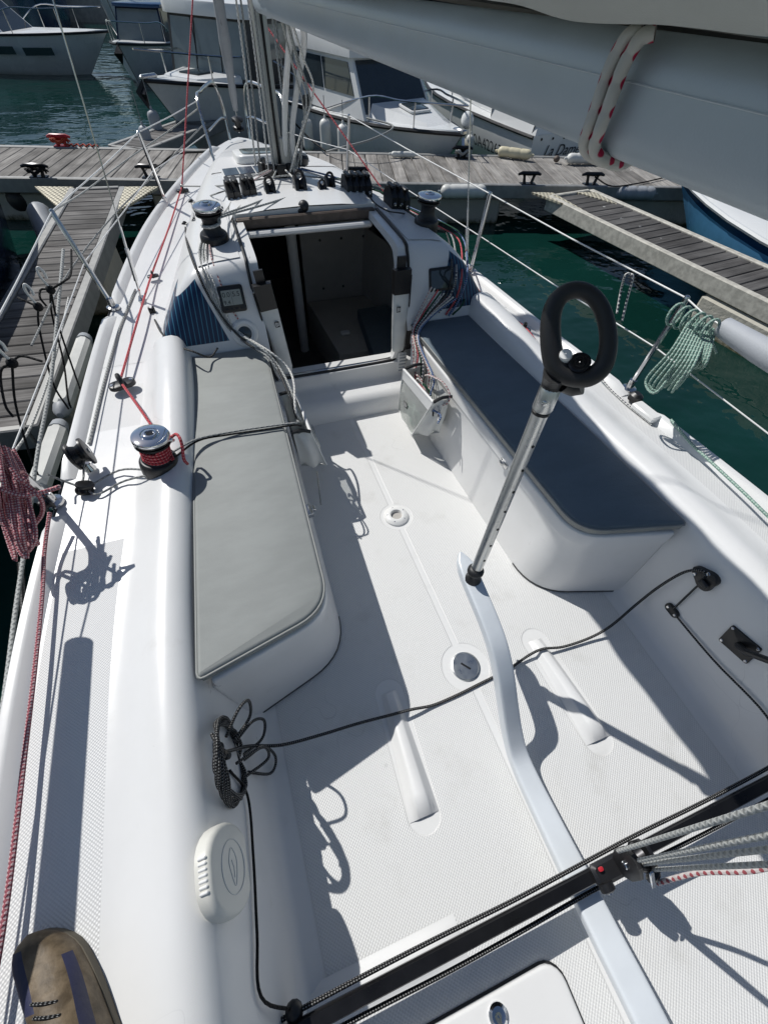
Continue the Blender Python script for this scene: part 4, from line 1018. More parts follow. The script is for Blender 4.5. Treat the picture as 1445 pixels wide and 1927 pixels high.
ms = node('mast', (0, 3.56, .8), boat)
m = MB().rings([[V((x, 3.56+y+(z-.8)*.006, z)) for x, y in oval(.078, .112, 24, 2.3)] for z in (.815, 1.2, 1.6, 2.6, 9.5)], cap=True); add('mast_tube', m, 'mast_metal', ms, sharp=60)
m = MB().box((0, 3.497, 1.3), (.014, .012, .9), .003); add('sail_track', m, 'black_metal', ms)
m = MB(); m.M = Matrix.Translation((0, 3.555, .805)); m.lathe([(.12, 0), (.12, .012), (.085, .022), (.07, .05)], 22); add('mast_step', m, 'black_metal', ms)
for k, (dx, dy) in enumerate(((-.115, -.035), (-.095, .055), (-.06, -.095), (.0, -.115), (.06, -.095), (.105, -.045), (.125, .03), (.10, .09))):
    p = V((dx, 3.555+dy, .82)); b = node('mast_foot_block', p, ms) if False else None
    m = MB(); m.M = xform(p, (0, 0, 1), (dy, -dx, 0)); m.prism([(-.030, -.012), (.030, -.012), (.030, .012), (-.030, .012)], 0, .075, .010, 3); add('foot_block', m, 'black_plastic', ms)
m = MB(); m.M = xform((.135, 3.52, .90), (.3, 0, 1), (0, 1, 0)); m.lathe([(.05, -.03), (.062, -.015), (.062, .015), (.05, .03)], 18); add('vang_block', m, 'black_plastic', ms)
# two pale hoses of the vang bowing from the mast foot up to the boom
for dx, dy, bl in ((.075, -.10, .17), (.145, -.07, .23)):
    pts = [V((dx*.55, 3.47, .93)), V((dx*.7, 3.43, 1.10)), V((dx, 3.34, 1.30)), V((dx*1.1, 3.20, 1.45)), V((dx*.8, 3.05, 1.53))]
    add('vang_rod', MB().tube(spline(pts, 6), .0165, 10), 'white_plastic', ms, sharp=80)
m = MB().box((.06, 3.465, .93), (.10, .02, .18), .006); add('vang_plate', m, 'mast_metal', ms)
halyards = [(-.05, -.07, 'rope_white'), (-.03, -.085, 'rope_grey'), (.045, -.08, 'rope_lightgrey'), (-.075, -.02, 'rope_grey'), (-.09, .02, 'rope_white'), (.07, -.02, 'rope_grey')]
for dx, dy, mt in halyards:
    rope('halyard', [V((dx*1.6, 3.56+dy*1.4, .86)), V((dx*1.2, 3.56+dy*1.2, 1.5)), V((dx, 3.57+dy, 3.0)), V((dx*.8, 3.60+dy, 9.0))], .0055, mt, {(-.05): 'white halyard up the port aft side of the mast', (-.03): 'grey halyard up the aft face of the mast', .045: 'light grey halyard on the starboard aft face of the mast', -.075: 'grey halyard close beside the port face of the mast', -.09: 'white halyard standing off the port face of the mast', .07: 'grey halyard on the starboard face of the mast'}[dx], group='halyards at the mast')
# purchase of the vang and its lines fanning from the boom to the mast foot
for i, (a, b, mt) in enumerate(((at(577, 192, X=.16), V((.07, 3.42, .87)), 'rope_lightgrey'), (at(583, 186, X=.18), V((.10, 3.43, .88)), 'rope_grey'), (at(590, 170, X=.18), V((.05, 3.42, .86)), 'rope_white'), (at(572, 205, X=.17), V((.13, 3.46, .88)), 'rope_lightgrey'))):
    mid = (a+b)/2
    rope('vang_line', [b, mid, a, a.lerp(V((.02, a.y-.35, boomz(a.y-.35)+.02)), .5), V((.02, a.y-.35, boomz(a.y-.35)+.02))], .0055, mt, ['pale vang line nearest the mast, rising from the mast foot to the boom', 'grey vang line beside the mast foot blocks', 'white vang line rising steeply to the boom', 'light grey vang line farthest from the mast'][i], group='vang lines')
pb = at(578, 190, X=.17); block(pb, .022, .024, (1, .3, 0), nm='vang_purchase_block', parent=boat)
# shrouds, forestay with furled jib
def wire(name, a, b, r=.0035, parent=boat, mat='stainless'): return add(name, MB().tube([a, b], r, 6), mat, parent)
for s, base, tx in ((-1, V((-1.0, 2.80, .46)), -.12), (1, V((1.0, 2.62, .46)), .12)):
    top = V((tx*4, 3.30, 6.0)) if s < 0 else V((.45, 3.30, 5.5))
    wire('shroud', base+(top-base)*.02, top)
    d = (top-base).normalized()
    m = MB().tube([base, base+d*.10, base+d*.101, base+d*.26, base+d*.261, base+d*.36], lambda u: .006 if u < .3 else (.0105 if u < .7 else .006), 10); add('turnbuckle', m, 'stainless', boat)
    m = MB(); m.M = xform(base, (0, 0, 1), (0, 1, 0)); m.box((0, 0, .005), (.07, .03, .012), .003); add('chainplate', m, 'stainless', boat)
stay0 = V((0, 5.86, .60)); stay1 = V((0, 3.65, 9.0)); sd = (stay1-stay0).normalized()
wire('forestay', stay0, stay1, .005)
t = thing('furled_jib', stay0+sd*.15, 'grey furled jib with a dark stripe, rolled on the forestay above the bow', 'sail')
jp = [stay0+sd*(.18+.12*k) for k in range(30)]
m = MB().tube(jp, lambda u: .022+.024*min(1, u*9)+.004*math.sin(u*60), 12); add('rolled_cloth', m, 'jib_cover', t, sharp=80)
m = MB().tube([p+V((-.030+.02*math.sin(k*.3), -.035, 0)) for k, p in enumerate(jp)][3:], .007, 6); add('edge_stripe', m, 'black_line', t)
m = MB(); m.M = xform(stay0+sd*.02, sd); m.lathe([(.03, 0), (.055, .01), (.055, .025), (.03, .035), (.03, .07), (.055, .08), (.055, .095), (.028, .105)], 18); add('furler_drum', m, 'black_plastic', t)
clew = stay0+sd*2.15+V((0, -.06, 0))

# lifelines, stanchions, pulpit, padded rails aft
ST = {-1: [V((-1.31, 1.31, .46)), V((-1.150, 2.75, .46)), V((-.80, 4.30, .48))], 1: [V((1.215, 1.255, .46)), V((1.03, 2.62, .46)), V((.745, 4.55, .49))]}
TOP = {}
for s in (-1, 1):
    tops = []
    for k, b in enumerate(ST[s]):
        lean = V((s*.035, .0, .435)) if not (s < 0 and k == 1) else V((-.10, .13, .43))
        tp = b+lean; tops.append(tp)
        sn = node('stanchion', b, boat)
        m = MB().tube([b, tp], .0125, 10); add('tube', m, 'stainless', sn)
        m = MB(); m.M = xform(b, (0, 0, 1)); m.lathe([(.035, -.005), (.034, .006), (.018, .012), (.017, .05)], 14); add('socket', m, 'stainless', sn)
        m = MB(); m.M = xform(tp, lean); m.lathe([(.0125, 0), (.011, .008), (.004, .012)], 10); add('cap', m, 'stainless', sn)
    TOP[s] = tops
    pul = V((s*.36, 5.25, .93)); aft = V((s*(1.405 if s < 0 else 1.25), -1.0, .90))
    up = [pul]+tops[::-1]+[V((s*(1.395 if s < 0 else 1.215), 1.03, .895)), aft]
    lo = [pul+V((0, 0, -.22))]+[ST[s][k]+(tops[k]-ST[s][k])*.5 for k in (2, 1, 0)]+[aft+V((0, 0, -.22))]
    for pts, r in ((up, .0035), (lo, .003)):
        for a, b in zip(pts, pts[1:]): pass
        add('lifeline', MB().tube([p for a, b in zip(pts, pts[1:]) for p in (a, a+(b-a)*.5+V((0, 0, -.006)))]+[pts[-1]], r, 6), 'white_plastic', boat, sharp=80)
    pad0 = V((s*(1.395 if s < 0 else 1.215), 1.03, .895)); pad1 = V((s*(1.405 if s < 0 else 1.25), -1.0, .90))
    m = MB().tube([pad0+(pad1-pad0)*(k/12) for k in range(13)], lambda u: (.037 if s < 0 else .044) if .004 < u < .996 else .036, 18); add('rail_padding', m, 'pad_grey', boat, 'grey foam padding tube on the '+('port' if s < 0 else 'starboard')+' lifeline')
pa = V((-.30, 5.35, .93)); m = MB().tube(spline([V((-.33, 5.05, .50)), V((-.36, 5.2, .92)), V((-.30, 5.55, .95)), V((-.16, 5.86, .96)), V((-.11, 5.92, .80)), V((-.10, 5.88, .54))], 6), .0125, 8); add('pulpit', m, 'stainless', boat)
m = MB().tube(spline([V((.33, 5.05, .50)), V((.36, 5.2, .92)), V((.30, 5.55, .95)), V((.16, 5.86, .96)), V((.11, 5.92, .80)), V((.10, 5.88, .54))], 6), .0125, 8); add('pulpit', m, 'stainless', boat)
m = MB().tube(spline([V((-.32, 5.32, .72)), V((-.16, 5.80, .72)), V((-.11, 5.90, .70))], 5), .009, 8); add('pulpit_brace', m, 'stainless', boat)
m = MB().tube(spline([V((.32, 5.32, .72)), V((.16, 5.80, .72)), V((.11, 5.90, .70))], 5), .009, 8); add('pulpit_brace', m, 'stainless', boat)

# ------------------------------------------------------------------ deck hardware
def winch(p, R, H, label, nrm=(0, 0, 1), cap='chrome', arm=0.6):
    w = node('winch', p, boat, label); Mx = xform(p, nrm)
    def part(nm, prof, mt, n=32):
        mm = MB(); mm.M = Mx; mm.lathe(prof, n); return add(nm, mm, mt, w, sharp=40)
    part('base', [(R*1.02, -.02), (R*1.04, .012), (R*1.02, H*.20), (R*.96, H*.25), (R*.90, H*.27)], 'black_plastic')
    part('drum', [(R*.84, H*.27), (R*.70, H*.33), (R*.60, H*.42), (R*.58, H*.52), (R*.61, H*.62), (R*.72, H*.68)], 'black_rubber')
    part('jaw', [(R*.72, H*.68), (R*.95, H*.72), (R*.93, H*.76), (R*.70, H*.78), (R*.93, H*.80), (R*.97, H*.83), (R*.96, H*.86)], 'black_metal')
    part('top_cap', [(R*.98, H*.862), (R*1.0, H*.89), (R*.96, H*.93), (R*.80, H*.955), (R*.52, H*.965), (R*.48, H*.945), (R*.45, H*.965), (R*.34, H*1.0), (R*.24, H*1.0), (R*.22, H*.97), (R*.02, H*.965)], cap)
    mm = MB(); mm.M = Mx; a = arm; mm.tube(spline([V((R*.5*math.cos(a), R*.5*math.sin(a), H*.84)), V((R*.9*math.cos(a), R*.9*math.sin(a), H*.86)), V((R*1.08*math.cos(a+.25), R*1.08*math.sin(a+.25), H*.78)), V((R*.85*math.cos(a+.4), R*.85*math.sin(a+.4), H*.70))], 5), R*.10, 8); add('feeder_arm', mm, cap, w)
    mm = MB(); mm.M = Mx; mm.lathe([(R*.2, H*.972), (R*.19, H*.95), (R*.02, H*.93)], 8); add('handle_socket', mm, 'black_metal', w)
    return Mx
wp = at(300, 872, z=.50); wp = V((wp.x, wp.y, .487))
WPX = winch(wp, .066, .160, 'black and chrome primary winch wound with red rope on the port coaming', (.12, .02, 1), arm=-.4)
a0, n0 = on_roof(406, 455); WC = winch(a0+V((0, 0, -.004)), .066, .175, 'black cabin top winch with chrome top beside the companionway, port side', (0, -.05, 1), arm=0.0)
a1, n1 = on_roof(801, 425); WS = winch(a1+V((0, 0, -.004)), .066, .165, 'black cabin top winch starboard of the companionway', (.03, -.03, 1), arm=.2)
# red rope on the primary winch
cx = wp+V((.12, .02, 1)).normalized()*.0
pts = []
for k in range(52):
    a = -k*.52; h = .048+.0011*k; r = .047
    pts.append(WPX @ V((r*math.cos(a), r*math.sin(a), h)))
f1 = at(232, 726, z=.475)
red_in = [f1+V((.005, -.02, .025)), (f1+pts[0])/2+V((0, 0, .03))]
tail = [WPX @ V((.066, .045, .10)), WPX @ V((.088, .01, .128)), WPX @ V((.096, -.02, .11)), WPX @ V((.092, -.045, .06)), WPX @ V((.098, -.03, .02))]
rope('jib_sheet', red_in+pts+tail, .0058, 'rope_red', 'red jib sheet led from a deck eye and wound on the port primary winch', sub=4)
def deck_eye(p, label, ax=(0, 1, 0), s=1.0, up=(0, 0, 1)):
    e = node('fairlead', p, boat, label)
    m = MB(); m.M = xform(p, up, ax); m.prism(rrect(.085*s, .045*s, .022*s, 5), 0, .014*s, .005*s, 2); add('foot', m, 'black_plastic', e)
    m = MB(); m.M = xform(V(p)+V(up)*.018*s, ax, up); m.loop([(.020*s*math.cos(2*math.pi*k/16), .020*s*math.sin(2*math.pi*k/16), 0) for k in range(16)], .008*s, 8); add('ring', m, 'black_plastic', e)
    for d in (-1, 1):
        m = MB(); m.M = xform(V(p)+V(up)*.0135*s+V(ax).normalized()*d*.031*s, up); m.lathe([(.007*s, 0), (.005*s, .003*s)], 10); add('screw', m, 'stainless', e)
deck_eye(f1, 'black deck eye with red sheet nearest the port primary winch', (1, .35, 0), 1.35)
f2 = at(289, 521, z=.475); deck_eye(f2, 'black deck eye with red sheet beside the port shroud', (1, .2, 0), .8)
f3 = at(345, 360, z=.50); f3 = V((-.66, 3.95, .50)) if False else f3
deck_eye(f3, 'black deck eye where the red sheet turns up to the furled jib', (1, .2, 0), 1.1)
rope('jib_sheet', [f1+V((0, .03, .022)), (f1+f2)/2+V((0, 0, .028)), f2+V((0, 0, .02)), (f2+f3)/2+V((0, 0, .015)), f3+V((0, 0, .03))], .0055, 'rope_red', 'red jib sheet running aft along the port side deck between deck eyes', sub=5)
topP = at(363, 0, X=-.30) ; topP = f3+(at(363, 0, Y=f3.y+.75)-f3)
rope('jib_sheet', [f3+V((0, 0, .03)), topP, topP+(topP-f3)*.8], .0055, 'rope_red', 'red jib sheet rising from the port deck eye towards the furled jib', sub=3)
f4 = at(722, 360, z=.60); 
rope('jib_sheet', [f4, f4+(at(520, 75, Y=f4.y+.95)-f4), f4+(at(520, 75, Y=f4.y+.95)-f4)*1.7], .0055, 'rope_red', 'red jib sheet sloping from the starboard deck up past the mast', sub=3)
deck_eye(f4+V((0, 0, -.02)), 'black deck eye of the starboard red sheet', (1, 0, 0), .8)
f5 = at(984, 621, z=.462); deck_eye(f5, 'black deck eye with red line on the starboard side deck', (-.6, 1, 0), 1.0)
rope('jib_sheet', [at(1045, 682, z=.47), at(1015, 650, z=.466), f5+V((0, 0, .02)), at(950, 590, z=.47), at(915, 566, z=.47), at(870, 500, z=.48)], .005, 'rope_red', 'thin red line along the starboard side deck through a deck eye', sub=5)

# standing block on the port rail and the small block below it
b1 = at(156, 862, z=.52); block(b1+V((0, 0, .02)), .046, .050, (.95, .25, .1), 'large black standing block on the port toe rail', up=(0, -.3, 1))
m = MB(); m.M = xform(V((b1.x, b1.y, .462)), (0, 0, 1)); m.lathe([(.022, 0), (.018, .01), (.010, .03)], 14); add('block_stand', m, 'stainless', boat)
b2 = at(160, 918, z=.475); block(b2, .024, .026, (.5, .2, 1), 'small black block by the port toe rail')
rope('control_line', [WPX @ V((-.03, -.05, .03)), at(225, 885, z=.47), b2, at(158, 895, z=.48), b1+V((0, 0, -.01))], .004, 'rope_grey', 'thin grey line from the primary winch to the small port block, upper one', sub=5)
rope('control_line', [WPX @ V((0, -.06, .02)), at(235, 905, z=.465), at(185, 930, z=.465), b2+V((0, 0, -.006)), at(120, 905, z=.50), at(90, 893, z=.55)], .004, 'rope_grey', 'thin grey line from the small port block past the stanchion, lower one', sub=5)
rope('control_line', [at(255, 545, z=.458), at(225, 620, z=.457), at(196, 720, z=.457), at(168, 835, z=.457)], .006, 'rope_lightgrey', 'pale grey rope lying inside the port toe rail')

# coachroof hardware
def clutch(px, py, n, label, w=.040, L=.15, h=.098):
    p, nn = on_roof(px, py); c = node('rope_clutch', p, boat, label)
    for k in range(n):
        x = p.x+(k-(n-1)/2)*w
        o = roofz(x, p.y)
        m = MB(); m.M = Matrix.Translation((x, p.y, o)) @ Matrix.Rotation(math.pi/2, 4, 'Z') @ Matrix.Rotation(math.pi/2, 4, 'X')
        m.prism([(-L/2, 0), (L/2, 0), (L/2, h*.55), (L*.30, h*.95), (-L*.15, h), (-L/2, h*.62)], -w*.46, w*.46, .004, 2); add('body', m, 'black_plastic', c)
        m = MB(); m.M = Matrix.Translation((x, p.y-.01, o+h+.001)); m.box((0, .005, .004), (w*.62, L*.62, .014), .004); add('lever', m, 'black_rubber', c)
        m = MB(); m.M = xform((x, p.y-L/2-.0015, o+h*.30), (0, -1, 0)); m.lathe([(.009, 0), (.0085, .003), (.0045, .002)], 12); add('rope_port', m, 'stainless', c)
    return p
c1 = clutch(442, 378, 2, 'black double rope clutch nearest the port cabin winch')
c2 = clutch(471, 374, 2, 'black double rope clutch second from the port cabin winch')
c3 = clutch(671, 366, 4, 'wide black rope clutch bank right of the companionway hatch', w=.040)
c4 = clutch(746, 388, 3, 'black rope clutch bank close to the starboard cabin winch', w=.040)
def turning(px, py, label, s=1.0):
    s *= 1.65; p, nn = on_roof(px, py); b = node('turning_block', p, boat, label)
    m = MB(); m.M = xform(p, nn, (1, 0, 0)); m.prism(rrect(.07*s, .05*s, .012*s), 0, .008*s, .003); add('foot', m, 'black_plastic', b)
    m = MB(); m.M = xform(p+nn*.006, nn, (1, 0, 0)); m.M = m.M @ Matrix.Rotation(math.pi/2, 4, 'Z') @ Matrix.Rotation(math.pi/2, 4, 'X'); arch = [(-.026*s, 0), (.026*s, 0), (.026*s, .022*s)]+arc(0, .026*s, .024*s, 0, 180, 8)+[(-.026*s, .022*s)]
    for q in (-1, 1):
        mm = MB(); mm.M = m.M @ Matrix.Translation((0, 0, q*.013*s)); mm.prism(arch, -.005*s, .005*s, .002); add('cheek', mm, 'black_plastic', b)
    mm = MB(); mm.M = m.M @ Matrix.Translation((0, .026*s, 0)); mm.lathe([(.019*s, -.008*s), (.015*s, 0), (.019*s, .008*s)], 16); add('sheave', mm, 'black_metal', b)
    mm = MB(); mm.M = m.M @ Matrix.Translation((0, .026*s, 0)); mm.lathe([(.005*s, -.020*s), (.005*s, .020*s)], 10); add('pin', mm, 'stainless', b)
    m = MB(); m.M = xform(p+nn*.05*s, (0, 1, 0)); m.loop([(.013*s*math.cos(2*math.pi*k/12), .013*s*math.sin(2*math.pi*k/12), 0) for k in range(12)], .0045*s, 6); add('eye', m, 'black_metal', b)
    return p
t1 = turning(511, 374, 'black cam cleat block on the roof, nearest the port clutches'); t2 = turning(566, 368, 'black cam cleat block on the roof ahead of the round knob', 1.15)
t3 = turning(607, 368, 'small black block on the roof, left of two behind the mast', .75); t4 = turning(621, 360, 'small black block on the roof, right of two behind the mast', .9)
p, nn = on_roof(572, 399)
k_ = node('hatch_knob', p, boat); m = MB().sphere(p+V((0, -.01, .03)), .030, 16, 10); add('ball', m, 'black_rubber', k_, sharp=80); m = MB(); m.M = xform(p+V((-.022, -.012, .012)), (0, -.4, 1)); m.lathe([(.022, -.012), (.022, .012), (.012, .02)], 14); add('foot', m, 'black_rubber', k_)
p, nn = on_roof(465, 325)
def patch(x0, x1, y0, y1, dz, th=.004): return [V((x0, y0, roofz(x0, y0)+dz)), V((x1, y0, roofz(x1, y0)+dz)), V((x1, y1, roofz(x1, y1)+dz)), V((x0, y1, roofz(x0, y1)+dz))]
sp = node('solar_panel', p, boat); m = MB().slab(patch(p.x-.16, p.x+.16, p.y-.10, p.y+.12, .012), .006); add('frame', m, 'white_plastic', sp)
for k in range(3):
    x0 = p.x-.15+.102*k; m = MB().slab(patch(x0, x0+.095, p.y-.09, p.y+.11, .0145), .002); add('cell', m, 'solar', sp)
p, nn = on_roof(450, 305)
fh = node('fore_hatch', p, boat); m = MB(); m.M = xform((0.02, p.y+.05, roofz(0, p.y+.05)), (0, .12, 1), (1, 0, 0)); m.prism(rrect(.50, .42, .07, 5), 0, .045, .015, 3); add('frame', m, 'white_plastic', fh)
m = MB(); m.M = xform((0.02, p.y+.05, roofz(0, p.y+.05)+.046), (0, .12, 1), (1, 0, 0)); m.prism(rrect(.40, .32, .05, 5), 0, .006, .003); add('lens', m, 'grey_glass', fh)

# aft face of the coachroof: instruments, round plate
def face_at(px, py):
    p, n = on_roof(px, py); n = V((n.x*.3, n.y, n.z)).normalized(); return p, V((0, -.93, .36)).normalized()
p, n = face_at(437, 562); MI = xform(p+n*.004, n, (1, 0, 0))
ins = node('instrument', p, boat, 'black instrument display showing 0.0 5.5 and 9.4 on the port bulkhead')
m = MB(); m.M = MI; m.prism(rrect(.118, .118, .012), -.02, .014, .004, 2); add('housing', m, 'black_plastic', ins)
m = MB(); m.M = MI; m.prism(rrect(.090, .066, .003, cy=.006), .0141, .0152, .0004, 1); add('screen', m, 'screen_grey', ins)
for bd, x, y, sz in (('0.0', -.042, .010, .030), ('5.5', .004, .010, .030), ('9.4', -.042, -.022, .026)): txt('digits', bd, sz, MI @ Matrix.Translation((x, y, .0158)), 'label_black', ins, .0002)
m = MB(); m.M = MI; m.box((0, .006, .0156), (.0012, .060, .0006)); add('divider', m, 'label_black', ins)
for k in range(4):
    m = MB(); m.M = MI @ Matrix.Translation((-.036+.024*k, -.044, .014)); m.prism(rrect(.016, .010, .003), 0, .003, .001); add('button', m, 'black_rubber', ins)
p, n = face_at(461, 627); MI = xform(p+n*.004, n, (1, 0, 0))
rp = node('round_plate', p, boat, 'white round plastic plate with dark centre on the port bulkhead')
m = MB(); m.M = MI; m.lathe([(.066, -.02), (.065, .006), (.058, .012), (.046, .013), (.040, .008), (.034, .006)], 32, cap=False); add('ring', m, 'white_plastic', rp)
m = MB(); m.M = MI; m.lathe([(.036, .004), (.030, .0055), (.001, .006)], 24, cap=False); add('centre', m, 'dark_glass', rp)
p, n = face_at(829, 525); MI = xform(p+n*.004, n, (1, 0, 0))
ins2 = node('instrument', p, boat, 'blank dark rectangular display on the starboard bulkhead')
m = MB(); m.M = MI; m.prism(rrect(.145, .115, .010), -.02, .010, .004, 2); add('housing', m, 'black_plastic', ins2)
m = MB(); m.M = MI; m.prism(rrect(.125, .088, .004), .0101, .0112, .0004, 1); add('screen', m, 'dark_glass', ins2)

# ------------------------------------------------------------------ tiller and extension, traveller, mainsheet
tp = [(-1.15, .14), (-.60, .115), (-.40, .092), (-.25, .080), (-.12, .070), (-.02, .066), (.06, .080), (.13, .135), (.20, .215), (.27, .298), (.34, .358), (.42, .392), (.52, .416), (.655, .445)]
til = node('tiller', (.02, -.4, .08), boat)
cent = spline([V((.012, y, z)) for y, z in tp], 5)
m = MB(); rings = []
for i, c in enumerate(cent):
    d = (cent[min(i+1, len(cent)-1)]-cent[max(i-1, 0)]).normalized(); up = V((1, 0, 0)).cross(d); e = i/(len(cent)-1)
    w = (.031+.010*sstep(.55-e, 0, .5)) if e < .95 else .031*math.sqrt(max(.02, 1-((e-.95)/.05)**2)); h = .022*(1 if e < .97 else .7)
    rings.append([c+V((x, 0, 0))+up*z for x, z in [(a*w/.0225, b*h/.024) for a, b in oval(.045, .048, 32, 6.5)]])
m.rings(rings, cap=True); add('tiller_bar', m, 'tiller_paint', til, sharp=60)
J = at(890, 1086, z=.45); HB = V((.063, .60, 1.150)); ax = (HB-J).normalized()
m = MB(); m.M = xform(V((J.x, J.y, J.z-.02)), (0, 0, 1)); m.lathe([(.026, 0), (.029, .012), (.024, .022), (.016, .034), (.019, .046), (.027, .056), (.027, .066), (.018, .076)], 20); add('universal_joint', m, 'black_rubber', til, sharp=50)
ext = node('tiller_extension', J, boat, 'aluminium telescopic tiller extension with black loop grip standing upright')
s0 = J+ax*.05; m = MB().tube([s0+(HB-s0)*(k/6) for k in range(7)], .0185, 20); add('tube', m, 'aluminium', ext, sharp=50)
side = ax.cross(CAM-HB).normalized(); front = side.cross(ax)
for k in range(7):
    p = s0+(HB-s0)*(.10+.115*k)+(side*.0130+front*.0128); nrm = (side*.7+front*.7)
    m = MB(); m.M = xform(p, nrm); m.lathe([(.0042, -.001), (.0042, .0012)], 10); add('hole', m, 'black_plastic', ext)
m = MB(); m.M = xform(HB-ax*.052, ax); m.lathe([(.0192, -.004), (.0205, -.003), (.0205, .003), (.0192, .004)], 20); add('rubber_ring', m, 'black_rubber', ext)
m = MB(); m.M = xform(HB-ax*.045, ax); m.lathe([(.0215, 0), (.0225, .004), (.0225, .05), (.020, .056)], 22); add('collar', m, 'aluminium', ext, sharp=50)
m = MB(); m.M = xform(HB-ax*.018+front*.0225, front); m.lathe([(.006, -.001), (.006, .002), (.004, .003)], 12); add('screw', m, 'stainless', ext)
PNm = (CAM-V((.085, .6, 1.26))).normalized(); PC = V((.085, .60, 1.26))
outer = [(1043, 684), (1036, 645), (1036, 600), (1046, 568), (1066, 550), (1091, 546), (1115, 558), (1133, 584), (1143, 622), (1143, 660), (1132, 692), (1108, 709), (1080, 709), (1057, 700)]
gl = spline([atp(x, y, PC, PNm) for x, y in outer], 5, closed=True)
m = MB().loop(gl, lambda u: .0178+.0032*math.cos(2*math.pi*(u-.95)), 16); add('grip_loop', m, 'black_rubber', ext, sharp=80)
nb = [HB+ax*.002, HB+ax*.025, atp(1047, 700, PC, PNm)]
m = MB().tube(spline(nb, 5), lambda u: .0205+.006*u, 16); add('grip_neck', m, 'black_rubber', ext, sharp=80)
tr = [atp(1062, 722, PC, PNm)-PNm*.022, atp(1078, 730, PC, PNm)-PNm*.030, atp(1094, 726, PC, PNm)-PNm*.026]
m = MB().tube(tr, lambda u: .020, 12); add('trigger', m, 'black_plastic', ext, sharp=60)
bp = atp(1064, 668, PC, PNm)+PNm*.012; m = MB(); m.M = xform(bp, (PNm+V((0, .2, .7))).normalized()); m.lathe([(.0125, -.01), (.0125, .002), (.011, .005), (.001, .006)], 18, cap=False); add('white_button', m, 'white_plastic', ext, sharp=50)
bp = atp(1090, 682, PC, PNm)+PNm*.010; m = MB(); m.M = xform(bp, (PNm+V((0, .2, .75))).normalized()); m.lathe([(.020, -.01), (.021, .002), (.018, .004), (.012, .003), (.010, .006), (.005, .006), (.004, .003), (.001, .003)], 22, cap=False); add('lock_dial', m, 'black_metal', ext, sharp=50)

YT, ZT = -.272, .165
trv = node('mainsheet_track', (0, YT, ZT), boat)
m = MB(); m.rings([[V((x, YT+a, ZT+b)) for a, b in ((-.016, -.016), (.016, -.016), (.016, -.006), (.008, .0), (.008, .006), (.016, .010), (.013, .016), (-.013, .016), (-.016, .010), (-.008, .006), (-.008, 0), (-.016, -.006))] for x in (-.86, 0, .86)], cap=True); add('track', m, 'black_metal', trv, sharp=25)
m = MB().box((0, YT-.004, ZT-.036), (1.70, .026, .038), .006); add('track_beam', m, 'black_metal', trv)
rope('traveller_line', [V((x, YT+.030+.002*math.sin(x*9), ZT-.004-.004*math.sin(x*3))) for x in frange(-.84, .84, 9)], .0055, 'rope_black', 'black flecked control line along the forward side of the mainsheet track')
rope('traveller_line', [V((x, YT-.034+.003*math.sin(x*7+1), ZT-.018-.004*math.cos(x*3))) for x in frange(-.84, .84, 9)], .0055, 'rope_black', 'black flecked control line along the after side of the mainsheet track')
CARX = .115; car = node('mainsheet_car', (CARX, YT, ZT+.02), boat, 'black mainsheet car with ratchet block on the track')
m = MB(); m.M = Matrix.Translation((CARX-.02, YT, ZT+.026)); m.box((0, 0, 0), (.15, .052, .026), .008); add('carriage', m, 'black_plastic', car)
m = MB(); m.M = Matrix.Translation((CARX-.075, YT+.012, ZT+.048)); m.prism(rrect(.014, .010, .004), 0, .004, .001); add('red_mark', m, 'red_paint', car)
m = MB(); m.M = xform((CARX-.075, YT-.028, ZT+.03), (0, -1, 0)); m.lathe([(.020, -.01), (.020, .008), (.012, .012)], 16); add('end_sheave', m, 'black_plastic', car)
m = MB(); m.M = xform((CARX-.075, YT-.0405, ZT+.03), (0, -1, 0)); m.lathe([(.006, 0), (.005, .003)], 10); add('sheave_screw', m, 'stainless', car)
MSU = (V((0, -.14, 1.5))-V((CARX, YT, .28))).normalized()
bc = V((CARX+.005, YT+.005, ZT+.095))
for s in (-1, 1):
    m = MB(); m.M = xform(bc+V((s*.024, 0, 0)), (s, 0, 0), MSU); m.prism([(-.055, -.022), (-.02, -.036), (.03, -.036), (.058, -.015), (.058, .015), (.03, .036), (-.02, .036), (-.055, .022)], -.005, .006, .003, 2); add('cheek', m, 'black_plastic', car)
m = MB(); m.M = xform(bc, (1, 0, 0)); m.lathe([(.034, -.018), (.027, 0), (.034, .018)], 20); add('sheave', m, 'black_metal', car)
m = MB(); m.M = xform(bc, (1, 0, 0)); m.lathe([(.008, -.036), (.010, -.034), (.010, .034), (.008, .036)], 14); add('pin', m, 'chrome', car)
m = MB(); m.M = xform(bc+V((.03, -.045, -.012)), (.4, -1, .2), MSU); m.box((0, 0, 0), (.05, .03, .02), .005); add('cam_cleat', m, 'black_plastic', car)
m = MB(); m.M = xform(bc+V((.012, -.045, .012)), (0, -.7, .7), (1, 0, 0)); m.box((0, 0, 0), (.014, .05, .006), .002); add('cleat_spring', m, 'chrome', car)
falls = [(-.030, .03, -.020, -.09), (-.012, .0, -.005, -.13), (.008, -.012, .010, -.16), (.026, -.03, .02, -.19)]
labs = ['grey mainsheet part nearest the bow, rising from the track block', 'grey mainsheet part second from the bow, rising from the track block', 'grey mainsheet part third from the bow, rising from the track block', 'grey mainsheet part nearest the stern, rising from the track block']
for (dx, dy, bx, by), lab in zip(falls, labs):
    rope('mainsheet', [bc+V((dx, dy, .0)), bc+V((dx, dy, .0))+(V((bx, by, 1.47))-bc-V((dx, dy, 0)))*.5, V((bx, by, 1.47))], .0052, 'rope_lightgrey', lab, sub=6, group='mainsheet parts')
